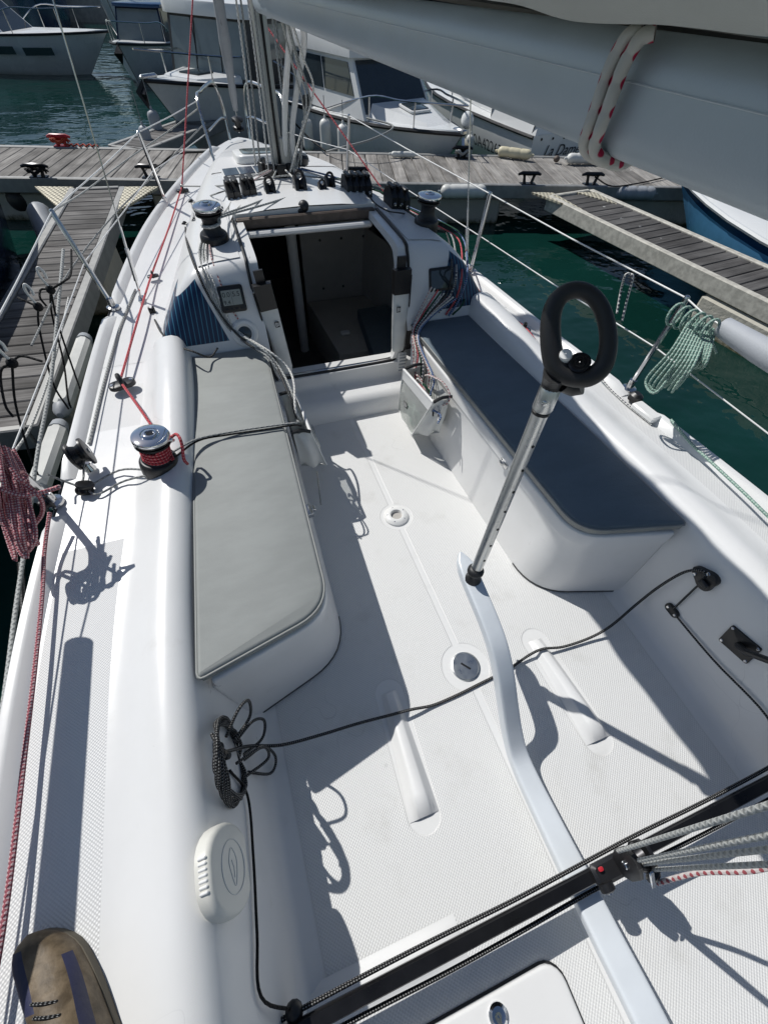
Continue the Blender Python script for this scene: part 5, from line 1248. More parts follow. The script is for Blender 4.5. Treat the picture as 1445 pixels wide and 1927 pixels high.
rope('mainsheet', [bc+V((.03, -.06, -.01)), bc+V((.09, -.055, .10)), bc+V((.17, -.07, .22)), bc+V((.30, -.05, .33)), bc+V((.45, -.10, .36)), bc+V((.60, -.25, .20))], .0065, 'rope_redwhite', 'slack red and white tail of the mainsheet leaving the cam cleat', sub=6)
m = MB(); block(V((0, -.14, 1.495)), .028, .03, (1, 0, 0), nm='boom_block', parent=boat)

# ------------------------------------------------------------------ cockpit wall fittings
# port: oval ventilator cover
p = on_wall(415, 1640, -1); n = wall_n(p, -1); MV = xform(p, n, (0, 1, 0))
vt = node('ventilator_cover', p, boat, 'cream oval plastic ventilator cover on the port cockpit wall')
ol = arc(.055, .0, .062, -90, 90, 12)+[(.055, .062)]+arc(-.050, .0, .062, 90, 270, 12)
ol = [(x, y*1.0) for x, y in ol]
def stad(a, r, k=0.0):        # tall rounded cover, flat along its lower edge
    q = arc(a, 0, r, -60, 90, 10)+arc(-a, 0, r, 90, 240, 10)
    return [(x, max(-r*.86, y)) for x, y in q]
m = MB(); m.M = MV; m.prism([(x*.74, y) for x, y in stad(.024, .098)], -.004, .030, .013, 4); add('shell', m, 'cream_plastic', vt, sharp=50)
m = MB(); m.M = MV @ Matrix.Translation((0, -.004, .0305)); m.loop([(.052*math.cos(2*math.pi*k/36), .052*math.sin(2*math.pi*k/36), 0) for k in range(36)], .0012, 6); add('embossed_oval', m, 'gelcoat_grey', vt)
m = MB(); m.M = MV @ Matrix.Translation((0, -.004, .0305)); m.loop(spline([V((x, y, 0)) for x, y in ((.036, .004), (.012, .018), (-.008, .014), (-.030, .004), (-.036, -.004), (-.014, -.014), (.014, -.016))], 4, True), .0009, 5); add('embossed_mark', m, 'gelcoat_grey', vt)
m = MB(); m.M = MV @ Matrix.Translation((0, -.004, .0305)); m.tube([(.012, .006, 0), (-.002, -.002, 0), (-.022, -.002, 0)], .0009, 5); add('embossed_mark', m, 'gelcoat_grey', vt)
for k in range(7):
    m = MB(); m.M = MV @ Matrix.Translation((.030-.010*k, .0945, .014)); m.box((0, 0, 0), (.006, .012, .020), .002); add('louvre', m, 'white_plastic', vt)
# starboard: cam block, small turning block, foot rest bracket
pS = on_wall(1330, 1088, 1); nS = wall_n(pS, 1)
cb_ = node('cam_block', pS, boat, 'black swivelling cam block on the starboard cockpit wall')
m = MB(); m.M = xform(pS, nS, (0, 1, 0)); m.prism([(.045*math.cos(a)*(1+.18*math.cos(3*a)), .038*math.sin(a)*(1+.12*math.cos(3*a))) for a in [2*math.pi*k/28 for k in range(28)]], -.002, .022, .006, 2); add('body', m, 'black_plastic', cb_)
for a, b in ((.030, .012), (.004, -.028)):
    m = MB(); m.M = xform(pS+nS*.0225, nS, (0, 1, 0)) @ Matrix.Translation((a, b, 0)); m.lathe([(.0075, 0), (.006, .003), (.003, .0015)], 12); add('screw', m, 'stainless', cb_)
m = MB(); m.M = xform(pS+nS*.022, nS, (0, 1, 0)) @ Matrix.Translation((-.014, .006, 0)); m.box((0, 0, .008), (.034, .022, .018), .005); add('cam', m, 'black_rubber', cb_)
pT = on_wall(1266, 1148, 1); nT = wall_n(pT, 1)
sb_ = node('cheek_block', pT, boat, 'small black cheek block low on the starboard cockpit wall')
m = MB(); m.M = xform(pT, nT, (.1, 1, 0)); m.prism(rrect(.062, .034, .016, 5), -.002, .014, .005, 2); add('body', m, 'black_plastic', sb_)
for a in (.017, -.019):
    m = MB(); m.M = xform(pT+nT*.0142, nT, (.1, 1, 0)) @ Matrix.Translation((a, 0, 0)); m.lathe([(.006, 0), (.0045, .0025)], 10); add('screw', m, 'stainless', sb_)
pB = on_wall(1392, 1212, 1); nB = wall_n(pB, 1); MBk = xform(pB, nB, V((.0, 1, 0)))
fb_ = node('foot_rest', pB, boat, 'black hinged foot rest plate with arm on the starboard cockpit wall')
m = MB(); m.M = MBk @ Matrix.Rotation(math.radians(12), 4, 'Z'); m.prism(rrect(.105, .085, .006), -.002, .008, .002); add('plate', m, 'black_plastic', fb_)
for a, b in ((.044, .034), (-.044, .034), (.044, -.034), (-.044, -.034)):
    m = MB(); m.M = MBk @ Matrix.Rotation(math.radians(12), 4, 'Z') @ Matrix.Translation((a, b, .008)); m.lathe([(.006, 0), (.0045, .0025)], 10); add('screw', m, 'stainless', fb_)
m = MB(); m.tube([pB+nB*.012, pB+nB*.04+V((.0, -.03, .03)), pB+nB*.05+V((.01, -.10, .10))], .0115, 10); add('arm', m, 'black_plastic', fb_)
rope('control_line', [pS+nS*.012, (pS+pT)/2+nS*.012, pT+nT*.010], .0038, 'rope_black', 'short black line between the two starboard wall blocks')
rope('control_line', [pT+nT*.010, on_wall(1345, 1240, 1)+nT*.012, on_wall(1445, 1345, 1)+nT*.012, V((.82, YT+.04, .14))], .0038, 'rope_black', 'thin black line leading aft along the starboard cockpit wall')
# the flecked rope across the sole and its coil on the port wall
oc = on_wall(410, 1425, -1); on = wall_n(oc, -1)
cross = [oc+on*.03+V((.0, 0, .02)), at(470, 1404, z=.16), at(530, 1402, z=.12), at(600, 1384, z=.075), at(672, 1362, z=.05), at(733, 1346, z=.042), at(775, 1335, z=.03), at(815, 1327, z=.008), at(860, 1308, z=.006), at(900, 1288, z=.006), at(955, 1260, z=.006), at(995, 1233, z=.022), at(1022, 1221, z=.030), at(1060, 1217, z=.016), at(1110, 1200, z=.02), at(1150, 1177, z=.045), on_wall(1200, 1140, 1)+V((-.03, 0, .03)), on_wall(1245, 1106, 1)+V((-.035, 0, .03)), on_wall(1290, 1080, 1)+V((-.03, 0, .03)), pS+nS*.03+V((0, .02, .03)), pS+nS*.02]
rope('control_rope', cross, .0052, 'rope_black', 'black and white flecked rope stretched across the cockpit sole under the tiller', sub=6, n=8)
ck = node('cam_cleat', oc, boat)
m = MB(); m.M = xform(oc, on, (0, 1, 0)); m.prism(rrect(.075, .05, .012), -.002, .012, .004); add('foot', m, 'black_plastic', ck)
for s in (-1, 1):
    m = MB(); m.M = xform(oc+on*.012, on, (0, 1, 0)) @ Matrix.Translation((0, .014*s, 0)); m.lathe([(.012, 0), (.013, .012), (.010, .016)], 14); add('cam', m, 'black_rubber', ck)
def loc(u, v, h): return oc+V((0, 1, 0))*u+V((0, 0, 1))*v*.95+on*(h+.0)+V((.16*v if v < 0 else 0, 0, 0))*0
coil = thing('rope_coil', oc, 'black and white flecked rope coil hung on the port cockpit wall', 'rope')
pts = []
for k in range(92):
    a = k*.42; q = 1+.10*math.sin(k*.9)
    pts.append(loc(-.010+.100*math.sin(a)*q, -.035+.140*math.cos(a)*q-.006*math.sin(k*.37), .018+.013*(k % 7)/6+.008*math.sin(k*1.3)))
add('turns', MB().tube(spline(pts, 4), .0048, 8), 'rope_black', coil, sharp=80)
for i, lp in enumerate([((.055, .03), (.11, .06), (.15, .03), (.13, -.03), (.06, -.02)), ((.06, -.03), (.13, -.06), (.145, -.11), (.09, -.13), (.03, -.08)), ((.01, -.08), (.055, -.13), (.02, -.18), (-.04, -.165), (-.03, -.09)), ((-.02, -.02), (.03, -.075), (.0, -.12), (-.05, -.08))]):
    add('hanging_loop', MB().tube(spline([loc(u*.75, v*1.8-.05, .030+.075*math.sin(math.pi*j/(len(lp)-1))) for j, (u, v) in enumerate(lp)], 6), .0046, 8), 'rope_black', coil, sharp=80)
rope('control_line', [oc+on*.014+V((0, -.03, -.06)), on_wall(458, 1500, -1)+V((.012, 0, 0)), on_wall(470, 1620, -1)+V((.010, 0, 0)), on_wall(476, 1760, -1)+V((.010, 0, 0)), on_wall(483, 1880, -1)+V((.010, 0, 0)), V((-.80, YT+.03, .15))], .0036, 'rope_pureblack', 'thin black line leading down the port cockpit wall behind the ventilator')
pk = at(480, 1925, z=.2); m = MB().sphere(V((-.80, YT+.03, .16)), .022, 12, 8); add('line_stopper', m, 'black_plastic', boat, sharp=80)

# ------------------------------------------------------------------ bags and handle pockets
def tagmark(parent, Mx, w=.022, h=.030):
    m = MB(); m.M = Mx; m.box((0, 0, .0006), (w, h, .0012)); tg = add('tag', m, 'label_black', parent)
    for k in range(3):
        m = MB(); m.M = Mx; m.box((-w*.28+w*.28*k, 0, .0016), (w*.14, h*(.78-.12*k), .0006)); add('tag_bar', m, 'white_plastic', parent)
def pocket(s, p_top, p_bot, w, label, tagpos):
    p_top, p_bot = V(p_top), V(p_bot); t = thing('handle_pocket', p_bot, label, 'pocket', 'winch handle pockets beside the companionway')
    ax = (p_top-p_bot).normalized(); fr = V((0, -1, 0)); fr = (fr-ax*fr.dot(ax)).normalized(); sd_ = ax.cross(fr).normalized(); L = (p_top-p_bot).length
    m = MB(); rings = []
    for k in range(15):
        u = k/14; ww = w*(.50+.10*u)*(1 if u > .05 else .8); d = .012+.012*math.sin(math.pi*min(1, u*1.1))+.003*math.sin(k*1.9); c = p_bot+ax*L*u
        rings.append([c+sd_*ww*a+fr*(d*b+.004) for a, b in ((-1, -.3), (-.95, .5), (-.6, 1+.15*math.sin(k)), (0, 1.1), (.6, 1-.1*math.sin(k*1.3)), (.95, .5), (1, -.3))])
    m.rings(rings, cap=True); add('sleeve', m, 'bag_mesh', t, sharp=60)
    m = MB(); m.rings([[p_top+ax*z+sd_*w*.62*a+fr*b for a, b in ((-1, -.012), (-.9, .026), (.9, .026), (1, -.012))] for z in (-.035, .03, .085)], cap=True); add('mouth', m, 'black_plastic', t)
    m = MB(); m.rings([[p_top+ax*z+sd_*w*.30*a+fr*b for a, b in ((-1, -.016), (1, -.016), (1, -.004), (-1, -.004))] for z in (.02, .14)], cap=True); add('hanger', m, 'black_plastic', t)
    m = MB(); m.tube([p_bot+sd_*s*w*.60+fr*.004, p_top+sd_*s*w*.66+fr*.004+ax*.05], .005, 6); add('mount_rail', m, 'black_rubber', t)
    tagmark(t, xform(p_bot+ax*L*tagpos+fr*.030-sd_*s*w*.25, fr, sd_))
pocket(-1, (-.355, 2.175, .66), (-.315, 2.155, .27), .075, 'white winch handle pocket with black mouth on the port side of the companionway', .72)
pocket(1, (.352, 2.165, .655), (.350, 2.150, .29), .080, 'white winch handle pocket with black mouth on the starboard side of the companionway', .70)
# louvred vent low beside the starboard jamb
p = V((.385, 2.150, .20)); lv = node('louvre_vent', p, boat)
m = MB(); m.box((.385, 2.158, .20), (.055, .012, .13), .004); add('frame', m, 'white_plastic', lv)
for k in range(6):
    m = MB(); m.M = Matrix.Translation((.385, 2.149, .148+.021*k)) @ Matrix.Rotation(.5, 4, 'X'); m.box((0, 0, 0), (.042, .010, .005), .001); add('slat', m, 'gelcoat_grey', lv)

def patch4(c, fn, nu=10, nv=10):
    m = MB(); m.grid(lambda u, v: quadpt(c, u, v)+fn(u, v), frange(0, 1, nu), frange(0, 1, nv)); return m
def rope_bag(s, T1, T2, F1, F2, B1, B2, K1, K2, label, fill):
    """soft bag hung on the seat front: T back of the mouth, F front of the mouth, B front of the bottom, K back of the bottom (1 forward, 2 aft)"""
    T1, T2, F1, F2, B1, B2, K1, K2 = [V(p) for p in (T1, T2, F1, F2, B1, B2, K1, K2)]
    t = thing('rope_bag', (B1+B2)/2, label, 'bag', 'rope bags on the seat fronts')
    o = V((-s, 0, .15))
    wr = lambda u, v: o*(.016*math.sin(math.pi*u)*math.sin(math.pi*v)+.005*math.sin(7*u+5*v)*v+.004*math.sin(13*u-9*v)*v*math.sin(math.pi*u))
    a, b = F1.lerp(B1, .20), F2.lerp(B2, .20)
    add('mouth_strip', patch4([F1, F2, b, a], lambda u, v: o*.004), 'white_plastic', t)
    add('window', patch4([a, b, B2, B1], wr, 14, 14), 'clear_pvc', t, sharp=70)
    g = lambda u, v: V((0, -1, 0))*(.020*math.sin(math.pi*u)*math.sin(math.pi*v)-.016*math.sin(3*math.pi*u)*v+.004*math.sin(11*u+7*v))
    add('gusset', patch4([F2, T2, K2, B2], g, 12, 12), 'bag_mesh', t, sharp=70)
    add('gusset', patch4([F1, T1, K1, B1], lambda u, v: -g(u, v), 12, 12), 'bag_mesh', t, sharp=70)
    add('back', patch4([T1, T2, K2, K1], lambda u, v: V((0, 0, 0)), 4, 4), 'bag_mesh', t)
    add('bottom', patch4([B1, B2, K2, K1], lambda u, v: V((0, 0, -.012))*math.sin(math.pi*u)*math.sin(math.pi*v), 8, 8), 'bag_mesh', t, sharp=70)
    add('mouth_bar', MB().tube([F1.lerp(F2, k/6)+V((0, 0, .004)) for k in range(7)], .0075, 8), 'white_plastic', t)
    for p, q in ((B1, F1), (B2, F2)): add('welt', MB().tube([p.lerp(q, k/6)+o*.003 for k in range(7)], .003, 6), 'white_plastic', t)
    for F, T in ((F1, T1), (F2, T2)): add('bracket', MB().tube(spline([T+V((s*.01, 0, .008)), T.lerp(F, .5)+V((0, 0, .016)), F+V((0, 0, .004))], 4), .0085, 8), 'black_plastic', t)
    c = quadpt([a, b, B2, B1], .42, .42); n_ = (F2-F1).cross(B1-F1).normalized(); n_ = n_ if n_.dot(o) > 0 else -n_
    tagmark(t, xform(c+n_*.020, n_, (F2-F1)), .040, .032)
    pts = []
    for k in range(60):
        q = k*.55; c = quadpt([a, b, B2, B1], .5+.28*math.sin(q)*(.8+.2*math.sin(k*.7)), .70+.16*math.cos(q*.9))
        pts.append(c-o*(.030+.018*math.sin(k*1.1)))
    rope('rope_in_bag', pts, .005, fill, {'rope_green': 'pale green rope coiled inside the clear starboard bag', 'rope_grey': 'grey rope coiled inside the port bag'}[fill], sub=4)
rope_bag(1, (.390, 1.84, .375), (.388, 1.53, .385), (.268, 1.85, .362), (.300, 1.53, .375), (.262, 1.87, .085), (.252, 1.63, .090), (.380, 1.84, .11), (.372, 1.54, .155), 'clear white rope bag stuffed with rope on the front of the starboard seat', 'rope_green')
rope_bag(-1, (-.398, 1.79, .385), (-.402, 1.50, .385), (-.330, 1.79, .375), (-.325, 1.50, .375), (-.295, 1.74, .14), (-.275, 1.46, .185), (-.388, 1.76, .13), (-.392, 1.49, .185), 'limp white rope bag on the front of the port seat', 'rope_grey')
# tangle of line tails above the starboard bag
cols = ['rope_redwhite', 'rope_white', 'rope_red', 'rope_darkgreen', 'rope_fleck', 'rope_black', 'rope_redwhite', 'rope_white', 'rope_blue']
names = ['pink and white', 'white', 'red', 'dark green', 'flecked white', 'black', 'pale pink', 'cream white', 'blue and white']
for k, (c, nm) in enumerate(zip(cols, names)):
    y = 1.98-.035*k; x = .375-.010*(k % 3)
    pts = [V((.50+.02*k, 2.10, .66-.01*k)), V((.43+.012*k, 2.10, .50)), V((.395, 2.06-.01*k, .455)), V((.372, y, .40)), V((x-.012, y-.05, .33)), V((x-.03, y-.10-.02*math.sin(k), .30+.02*math.cos(k*2))), V((x-.045, y-.17, .345+.02*math.sin(k*3))), V((x-.03, y-.22, .33)), V((x-.05, 1.62-.02*k, .30))]
    rope('halyard_tail', pts, .0046, c, nm+' rope tail hanging into the starboard rope bag', sub=5, group='line tails at the starboard bag')
lp = [V((.355, 1.76, .37)), V((.35, 1.70, .41)), V((.375, 1.60, .43)), V((.385, 1.53, .40)), V((.36, 1.52, .36)), V((.33, 1.58, .345))]
rope('halyard_tail', lp, .0055, 'rope_redwhite', 'pink and white rope loop sticking out of the starboard rope bag')
# tails from the starboard winch and clutches down the bulkhead
def over(pl, r, mat, label, lift=.006, end=None, group=None):
    pts = []
    for (x, y) in pl:
        p, n = on_roof(x, y); pts.append(p+n*(lift+r))
    if end: pts += end
    return rope('halyard_tail', pts, r, mat, label, sub=5, group=group)
for k, (pl, mt, lab) in enumerate((([(760, 395), (800, 425), (838, 440), (848, 490), (842, 545), (815, 585)], 'rope_black', 'black rope tail down the starboard bulkhead nearest the display'), ([(765, 397), (815, 425), (848, 445), (856, 500), (850, 545), (824, 588)], 'rope_fleck', 'white rope tail with dark flecks down the starboard bulkhead'), ([(770, 400), (825, 430), (862, 455), (866, 510), (856, 560), (836, 592)], 'rope_red', 'red rope tail down the starboard bulkhead'), ([(770, 396), (830, 420), (874, 450), (884, 510), (872, 565), (850, 592)], 'rope_darkgreen', 'dark green rope tail down the starboard bulkhead over the blue graphic'), ([(768, 392), (826, 418), (868, 448), (876, 508), (862, 562), (842, 594)], 'rope_blue', 'blue and white rope tail down the starboard bulkhead'))):
    over(pl, .0052, mt, lab, lift=.004+.003*(k % 3), group='line tails on the starboard bulkhead')
rope('control_line', [c3+V((.05, -.08, .02))]+[on_roof(x, y)[0]+V((0, 0, .008)) for x, y in ((705, 385), (730, 400), (760, 405), (790, 412))], .004, 'rope_black', 'dark line from the wide clutch bank to the starboard cabin winch')
# port: white lines from clutches and blocks to the cabin winch, then down to the bag
WCp = lambda a, h, r=.046: WC @ V((r*math.cos(a), r*math.sin(a), h))
for (src, a, mt, lab) in ((c1+V((-.018, -.07, .022)), 1.2, 'rope_white', 'white line from the first clutch to the port cabin winch'), (c2+V((-.018, -.07, .022)), .9, 'rope_white', 'white line from the second clutch to the port cabin winch'), (t1+V((0, -.03, .02)), .5, 'rope_lightgrey', 'pale line from the nearest cam cleat block to the port cabin winch'), (t2+V((0, -.03, .02)), .2, 'rope_lightgrey', 'pale line from the middle cam cleat block to the port cabin winch')):
    mid = (src+WCp(a, .10))/2; rope('halyard_tail', [src, mid+V((0, 0, -.02 if mt == 'rope_white' else .0)), WCp(a, .105, .055), WCp(a-.8, .095), WCp(a-1.8, .09), WCp(a-2.8, .085), WCp(a-3.8, .08)], .0052, mt, lab, sub=5, group='lines at the port cabin winch')
def down(pl, r, mat, label, end): over(pl, r, mat, label, lift=.005, end=end, group='line tails on the port bulkhead')
bagP = V((-.365, 1.62, .40))
down([(385, 450), (378, 478), (386, 520), (402, 570), (425, 610), (455, 640)], .0055, 'rope_grey', 'grey rope tail down the port bulkhead, outermost of the bunch', [at(500, 668, z=.52), at(528, 705, z=.47), at(545, 745, z=.455), bagP+V((0, .06, .0)), bagP+V((.02, 0, -.06))])
down([(388, 452), (384, 485), (396, 530), (416, 585), (440, 620)], .0055, 'rope_lightgrey', 'pale grey rope tail down the port bulkhead, second of the bunch', [at(492, 655, z=.54), at(525, 690, z=.48), at(548, 735, z=.455), bagP+V((.008, .04, .02)), bagP+V((.025, -.04, -.05))])
down([(391, 455), (390, 490), (406, 540), (425, 590), (450, 625)], .0055, 'rope_white', 'white rope tail down the port bulkhead in the middle of the bunch', [at(505, 660, z=.53), at(540, 690, z=.47), at(553, 720, z=.46), at(556, 770, z=.44), bagP+V((.02, -.03, -.04))])
down([(395, 458), (400, 490), (418, 540), (436, 580), (448, 600)], .0048, 'rope_redwhite', 'thin red and white rope tail crossing the instrument display', [])
down([(350, 430), (356, 460), (372, 510), (395, 560)], .0055, 'rope_black', 'dark flecked rope tail from the roof edge blocks down the port bulkhead', [on_roof(430, 612)[0]+V((0, -.012, .01)), at(470, 650, z=.52), at(512, 678, z=.49), at(545, 745, z=.455), bagP+V((0, .0, -.03))])
down([(293, 605), (310, 630), (335, 650)], .0048, 'rope_black', 'black rope lying over the coaming end below the blue port graphic', [at(365, 662, z=.545), at(395, 672, z=.485), at(410, 655, z=.50)])
for px_, py_, nm in ((350, 430, 'two black blocks hanging at the port edge of the roof, nearer the winch'), (362, 388, 'small black block on the port roof edge ahead of the cabin winch')):
    p, n = on_roof(px_, py_); block(p+n*.022, .018, .022, (.3, 1, 0), nm)
p, n = on_roof(366, 415); rope('control_line', [on_roof(362, 388)[0]+V((0, 0, .02)), p+V((0, 0, .012)), on_roof(352, 428)[0]+V((0, 0, .02))], .005, 'rope_fleck', 'short flecked purchase line between the two port roof blocks')
p, n = on_roof(296, 590); block(p+V((-.02, 0, .02)), .018, .022, (1, .2, 0), 'black block hanging on the port cabin side above the red sheet')
# lines on the roof from the mast foot, and one across it
for (dst, mt, lab, dx) in ((c1+V((-.02, .08, .03)), 'rope_white', 'white line from the mast foot to the first port clutch', -.09), (c2+V((-.02, .08, .03)), 'rope_redwhite', 'pink flecked line from the mast foot to the second port clutch', -.06), (t1+V((0, .03, .04)), 'rope_lightgrey', 'pale line from the mast foot to the nearest cam cleat block', -.03), (t2+V((0, .03, .045)), 'rope_white', 'white line from the mast foot to the block ahead of the knob', .02), (c3+V((-.05, .08, .03)), 'rope_fleck', 'white flecked line from the mast foot to the wide clutch bank', .08), (c3+V((.03, .08, .03)), 'rope_blue', 'blue and white line from the mast foot to the wide clutch bank', .11), (c4+V((0, .08, .03)), 'rope_darkgreen', 'dark green line from the mast foot to the starboard clutch bank', .13)):
    rope('halyard_lead', [V((dx, 3.45, .865)), V((dx, 3.45, .865)).lerp(dst, .5)+V((0, 0, .006)), dst], .0048, mt, lab, sub=4, group='lines led aft over the roof')
rope('barber_line', [f3+V((.0, -.02, .04)), on_roof(420, 357)[0]+V((0, 0, .02)), on_roof(500, 347)[0]+V((0, 0, .03)), on_roof(545, 345)[0]+V((0, 0, .04)), on_roof(600, 345)[0]+V((0, 0, .03)), on_roof(690, 352)[0]+V((0, 0, .02)), f4+V((0, -.02, .02))], .0045, 'rope_grey', 'thin grey line stretched right across the roof behind the mast')
rope('control_line', [on_roof(365, 386)[0]+V((0, 0, .015)), on_roof(400, 372)[0]+V((0, 0, .012)), on_roof(430, 362)[0]+V((0, 0, .012))], .004, 'rope_grey', 'short grey line from the roof edge block towards the clutches')
for (o_, mt, lab) in ((0.0, 'rope_red', 'pink red line on the starboard foredeck beside the coachroof'), (.05, 'rope_green', 'green line on the starboard foredeck beside the coachroof')):
    rope('furling_line', [V((.33+o_, 5.2, .525)), V((.56+o_, 4.55, .512)), V((.74+o_, 3.9, .50)), V((.86+o_*.6, 3.3, .482)), V((.96+o_*.4, 2.85, .468))], .0055, mt, lab, sub=5)
# two lines from the bag across the cushion to the primary winch
rope('control_line', [bagP+V((-.0, -.03, -.02)), at(560, 795, z=.47), at(520, 800, z=.478), at(440, 812, z=.479), at(372, 826, z=.50), WPX @ V((.05, .01, .05))], .004, 'rope_grey', 'pale grey line crossing the port cushion to the primary winch')
rope('control_line', [bagP+V((.01, -.06, -.03)), at(552, 800, z=.466), at(500, 808, z=.476), at(430, 818, z=.477), at(374, 829, z=.49), WPX @ V((.055, -.01, .04))], .0042, 'rope_pureblack', 'dark line crossing the port cushion to the primary winch')
rope('control_line', [bagP+V((.02, -.3, -.1)), V((-.34, 1.36, .15)), V((-.35, 1.30, .09))], .0035, 'rope_grey', 'grey rope end dangling below the port rope bag')

# ------------------------------------------------------------------ port rail: coil, mooring lines, fenders
hang = V((-1.345, 1.33, .78))
coil = thing('rope_coil', hang, 'maroon and white braided rope coil hung on the port stanchion', 'rope')
for k in range(8):
    rj = lambda q: random.uniform(-q, q)
    a = at(-24+4*k+rj(5), 848+2*k+rj(8), z=.80-.012*k); b = at(8+7*k+rj(9), 988+3*k+rj(14), z=.64+rj(.03)); c = at(34+5*k+rj(9), 1036+rj(20), z=.58+rj(.02))
    mid = at(-4+6*k+rj(8), 922+rj(12), z=.735-.008*k+rj(.02))
    add('strand', MB().tube(spline([a, mid, b, c, b+V((.018, .01, .012)), mid+V((.02, .015, .012)), a+V((.03, .01, .01))], 6), .0060, 8), 'rope_maroon', coil, sharp=80)
for pts in ([(40, 905, .74), (75, 935, .68), (80, 965, .62), (62, 992, .60)], [(0, 920, .75), (45, 932, .72), (95, 922, .70), (112, 916, .70), (85, 925, .69)], [(22, 880, .78), (40, 905, .75), (50, 897, .74), (42, 888, .76)]):
    add('loose_turn', MB().tube(spline([at(x, y, z=z) for x, y, z in pts], 6), .0065, 8), 'rope_maroon', coil, sharp=80)
rope('furling_line', [at(94, 965, z=.53), at(84, 1040, z=.50), at(80, 1120, z=.492), at(66, 1260, z=.491), at(47, 1420, z=.491), at(26, 1600, z=.491), at(4, 1760, z=.491), at(-30, 1950, z=.491)], .0062, 'rope_maroon', 'maroon and white furling line lying along the port toe rail')
p = at(88, 950, z=.50); block(p, .020, .024, (.8, .6, 0), 'black block lashed at the foot of the port stanchion')
rope('mooring_line', [at(120, 470, z=.55), at(112, 560, z=.45), at(96, 720, z=.30), at(72, 850, z=.22), at(52, 1000, z=.12), at(30, 1150, z=.10), at(5, 1340, z=.10), at(-30, 1500, z=.1)], .009, 'rope_lightgrey', 'pale mooring line hanging down between the port side and the water')
rope('mooring_line', [at(130, 560, z=.30), at(105, 670, z=.24), at(60, 800, z=.22), at(8, 880, z=.24), at(-30, 990, z=.3)], .006, 'rope_yellow' if False else 'rope_white', 'thin white line slanting aft past the port fender')
rope('mooring_line', [at(40, 1060, z=-.25), at(45, 1150, z=-.3), at(48, 1260, z=-.38)], .016, 'rope_black', 'thick dark mooring rope dropping to the water under the port rail')
# thin black lanyards hanging from the port lifeline, with clear hooks
top = TOP[-1]
def hookset(px, py, z, ends, label):
    a = at(px, py, z=z); t = thing('fender_lanyard', a, label, 'lanyard', 'black lanyards on the port lifeline')
    add('hook', MB().tube(spline([a+V((0, 0, -.03)), a+V((-.012, .0, .03)), a+V((.0, 0, .062)), a+V((.014, 0, .04)), a+V((.012, 0, .01))], 5), .0065, 8), 'fender_white', t, sharp=80)
    add('knot', MB().sphere(a+V((0, 0, -.045)), .022, 10, 7), 'rope_pureblack', t, sharp=80)
    for e in ends: add('cord', MB().tube(spline([a+V((0, 0, -.045))]+[at(x, y, z=zz) for x, y, zz in e], 5), .0052, 7), 'rope_pureblack', t, sharp=80)
hookset(86, 528, .66, [[(110, 610, .35), (140, 700, .12), (156, 745, .02)], [(98, 590, .42), (120, 680, .2), (128, 745, .08), (134, 768, .02)], [(78, 545, .62), (76, 560, .60), (88, 576, .56)], [(120, 530, .66), (134, 515, .66), (135, 470, .70)]], 'forward black lanyard knotted on the port lifeline with a clear plastic hook')
hookset(62, 560, .64, [[(75, 620, .45), (100, 720, .2), (130, 770, .05)], [(45, 565, .62), (35, 560, .62)]], 'middle black lanyard knotted on the port lifeline')
hookset(10, 665, .66, [[(30, 760, .40), (55, 850, .2), (75, 900, .05)], [(40, 670, .62), (80, 680, .60)], [(2, 700, .6), (10, 760, .5), (26, 785, .45)]], 'after black lanyard knotted on the port lifeline at the left edge')
def pad(a, b, w, label):
    a, b = V(a), V(b); t = thing('fender_pad', a, label, 'fender', 'white pads between the port side and the finger pontoon')
    m = MB(); m.M = xform((a+b)/2, (.25, 0, 1), b-a); m.box((0, 0, 0), ((b-a).length, w, .10), .022); add('cushion', m, 'fender_white', t)
    for q, s in ((a, -1), (b, 1)):
        m = MB(); m.M = xform(q, (b-a)*s); m.lathe([(.05, -.02), (.042, .03), (.018, .06)], 12); add('end', m, 'fender_grey', t)
pad(at(160, 640, z=.02), at(118, 770, z=.02), .085, 'long white weathered fender pad against the finger pontoon, the forward one')
pad(at(112, 805, z=.02), at(72, 925, z=.02), .085, 'long white weathered fender pad beside the finger end, the after one')
# mooring lines to the bow
rope('mooring_line', [V((-.32, 5.45, .55)), at(330, 290, z=.35), at(300, 312, z=.2), cl2+V((.02, 0, .11))], .010, 'rope_pureblack', 'dark bow line from the port bow to the cleat beside it')
rope('mooring_line', [at(372, 205, z=.93), at(320, 245, z=.7), at(240, 300, z=.6), at(160, 360, z=.6), TOP[-1][1]], .0055, 'rope_lightgrey', 'thin pale line from the pulpit to the port stanchion')
rope('mooring_line', [at(386, 232, z=.8), at(300, 320, z=.66), at(210, 410, z=.55), at(125, 520, z=.50), at(60, 650, z=.5)], .005, 'rope_grey', 'thin grey line slanting over the port finger pontoon')
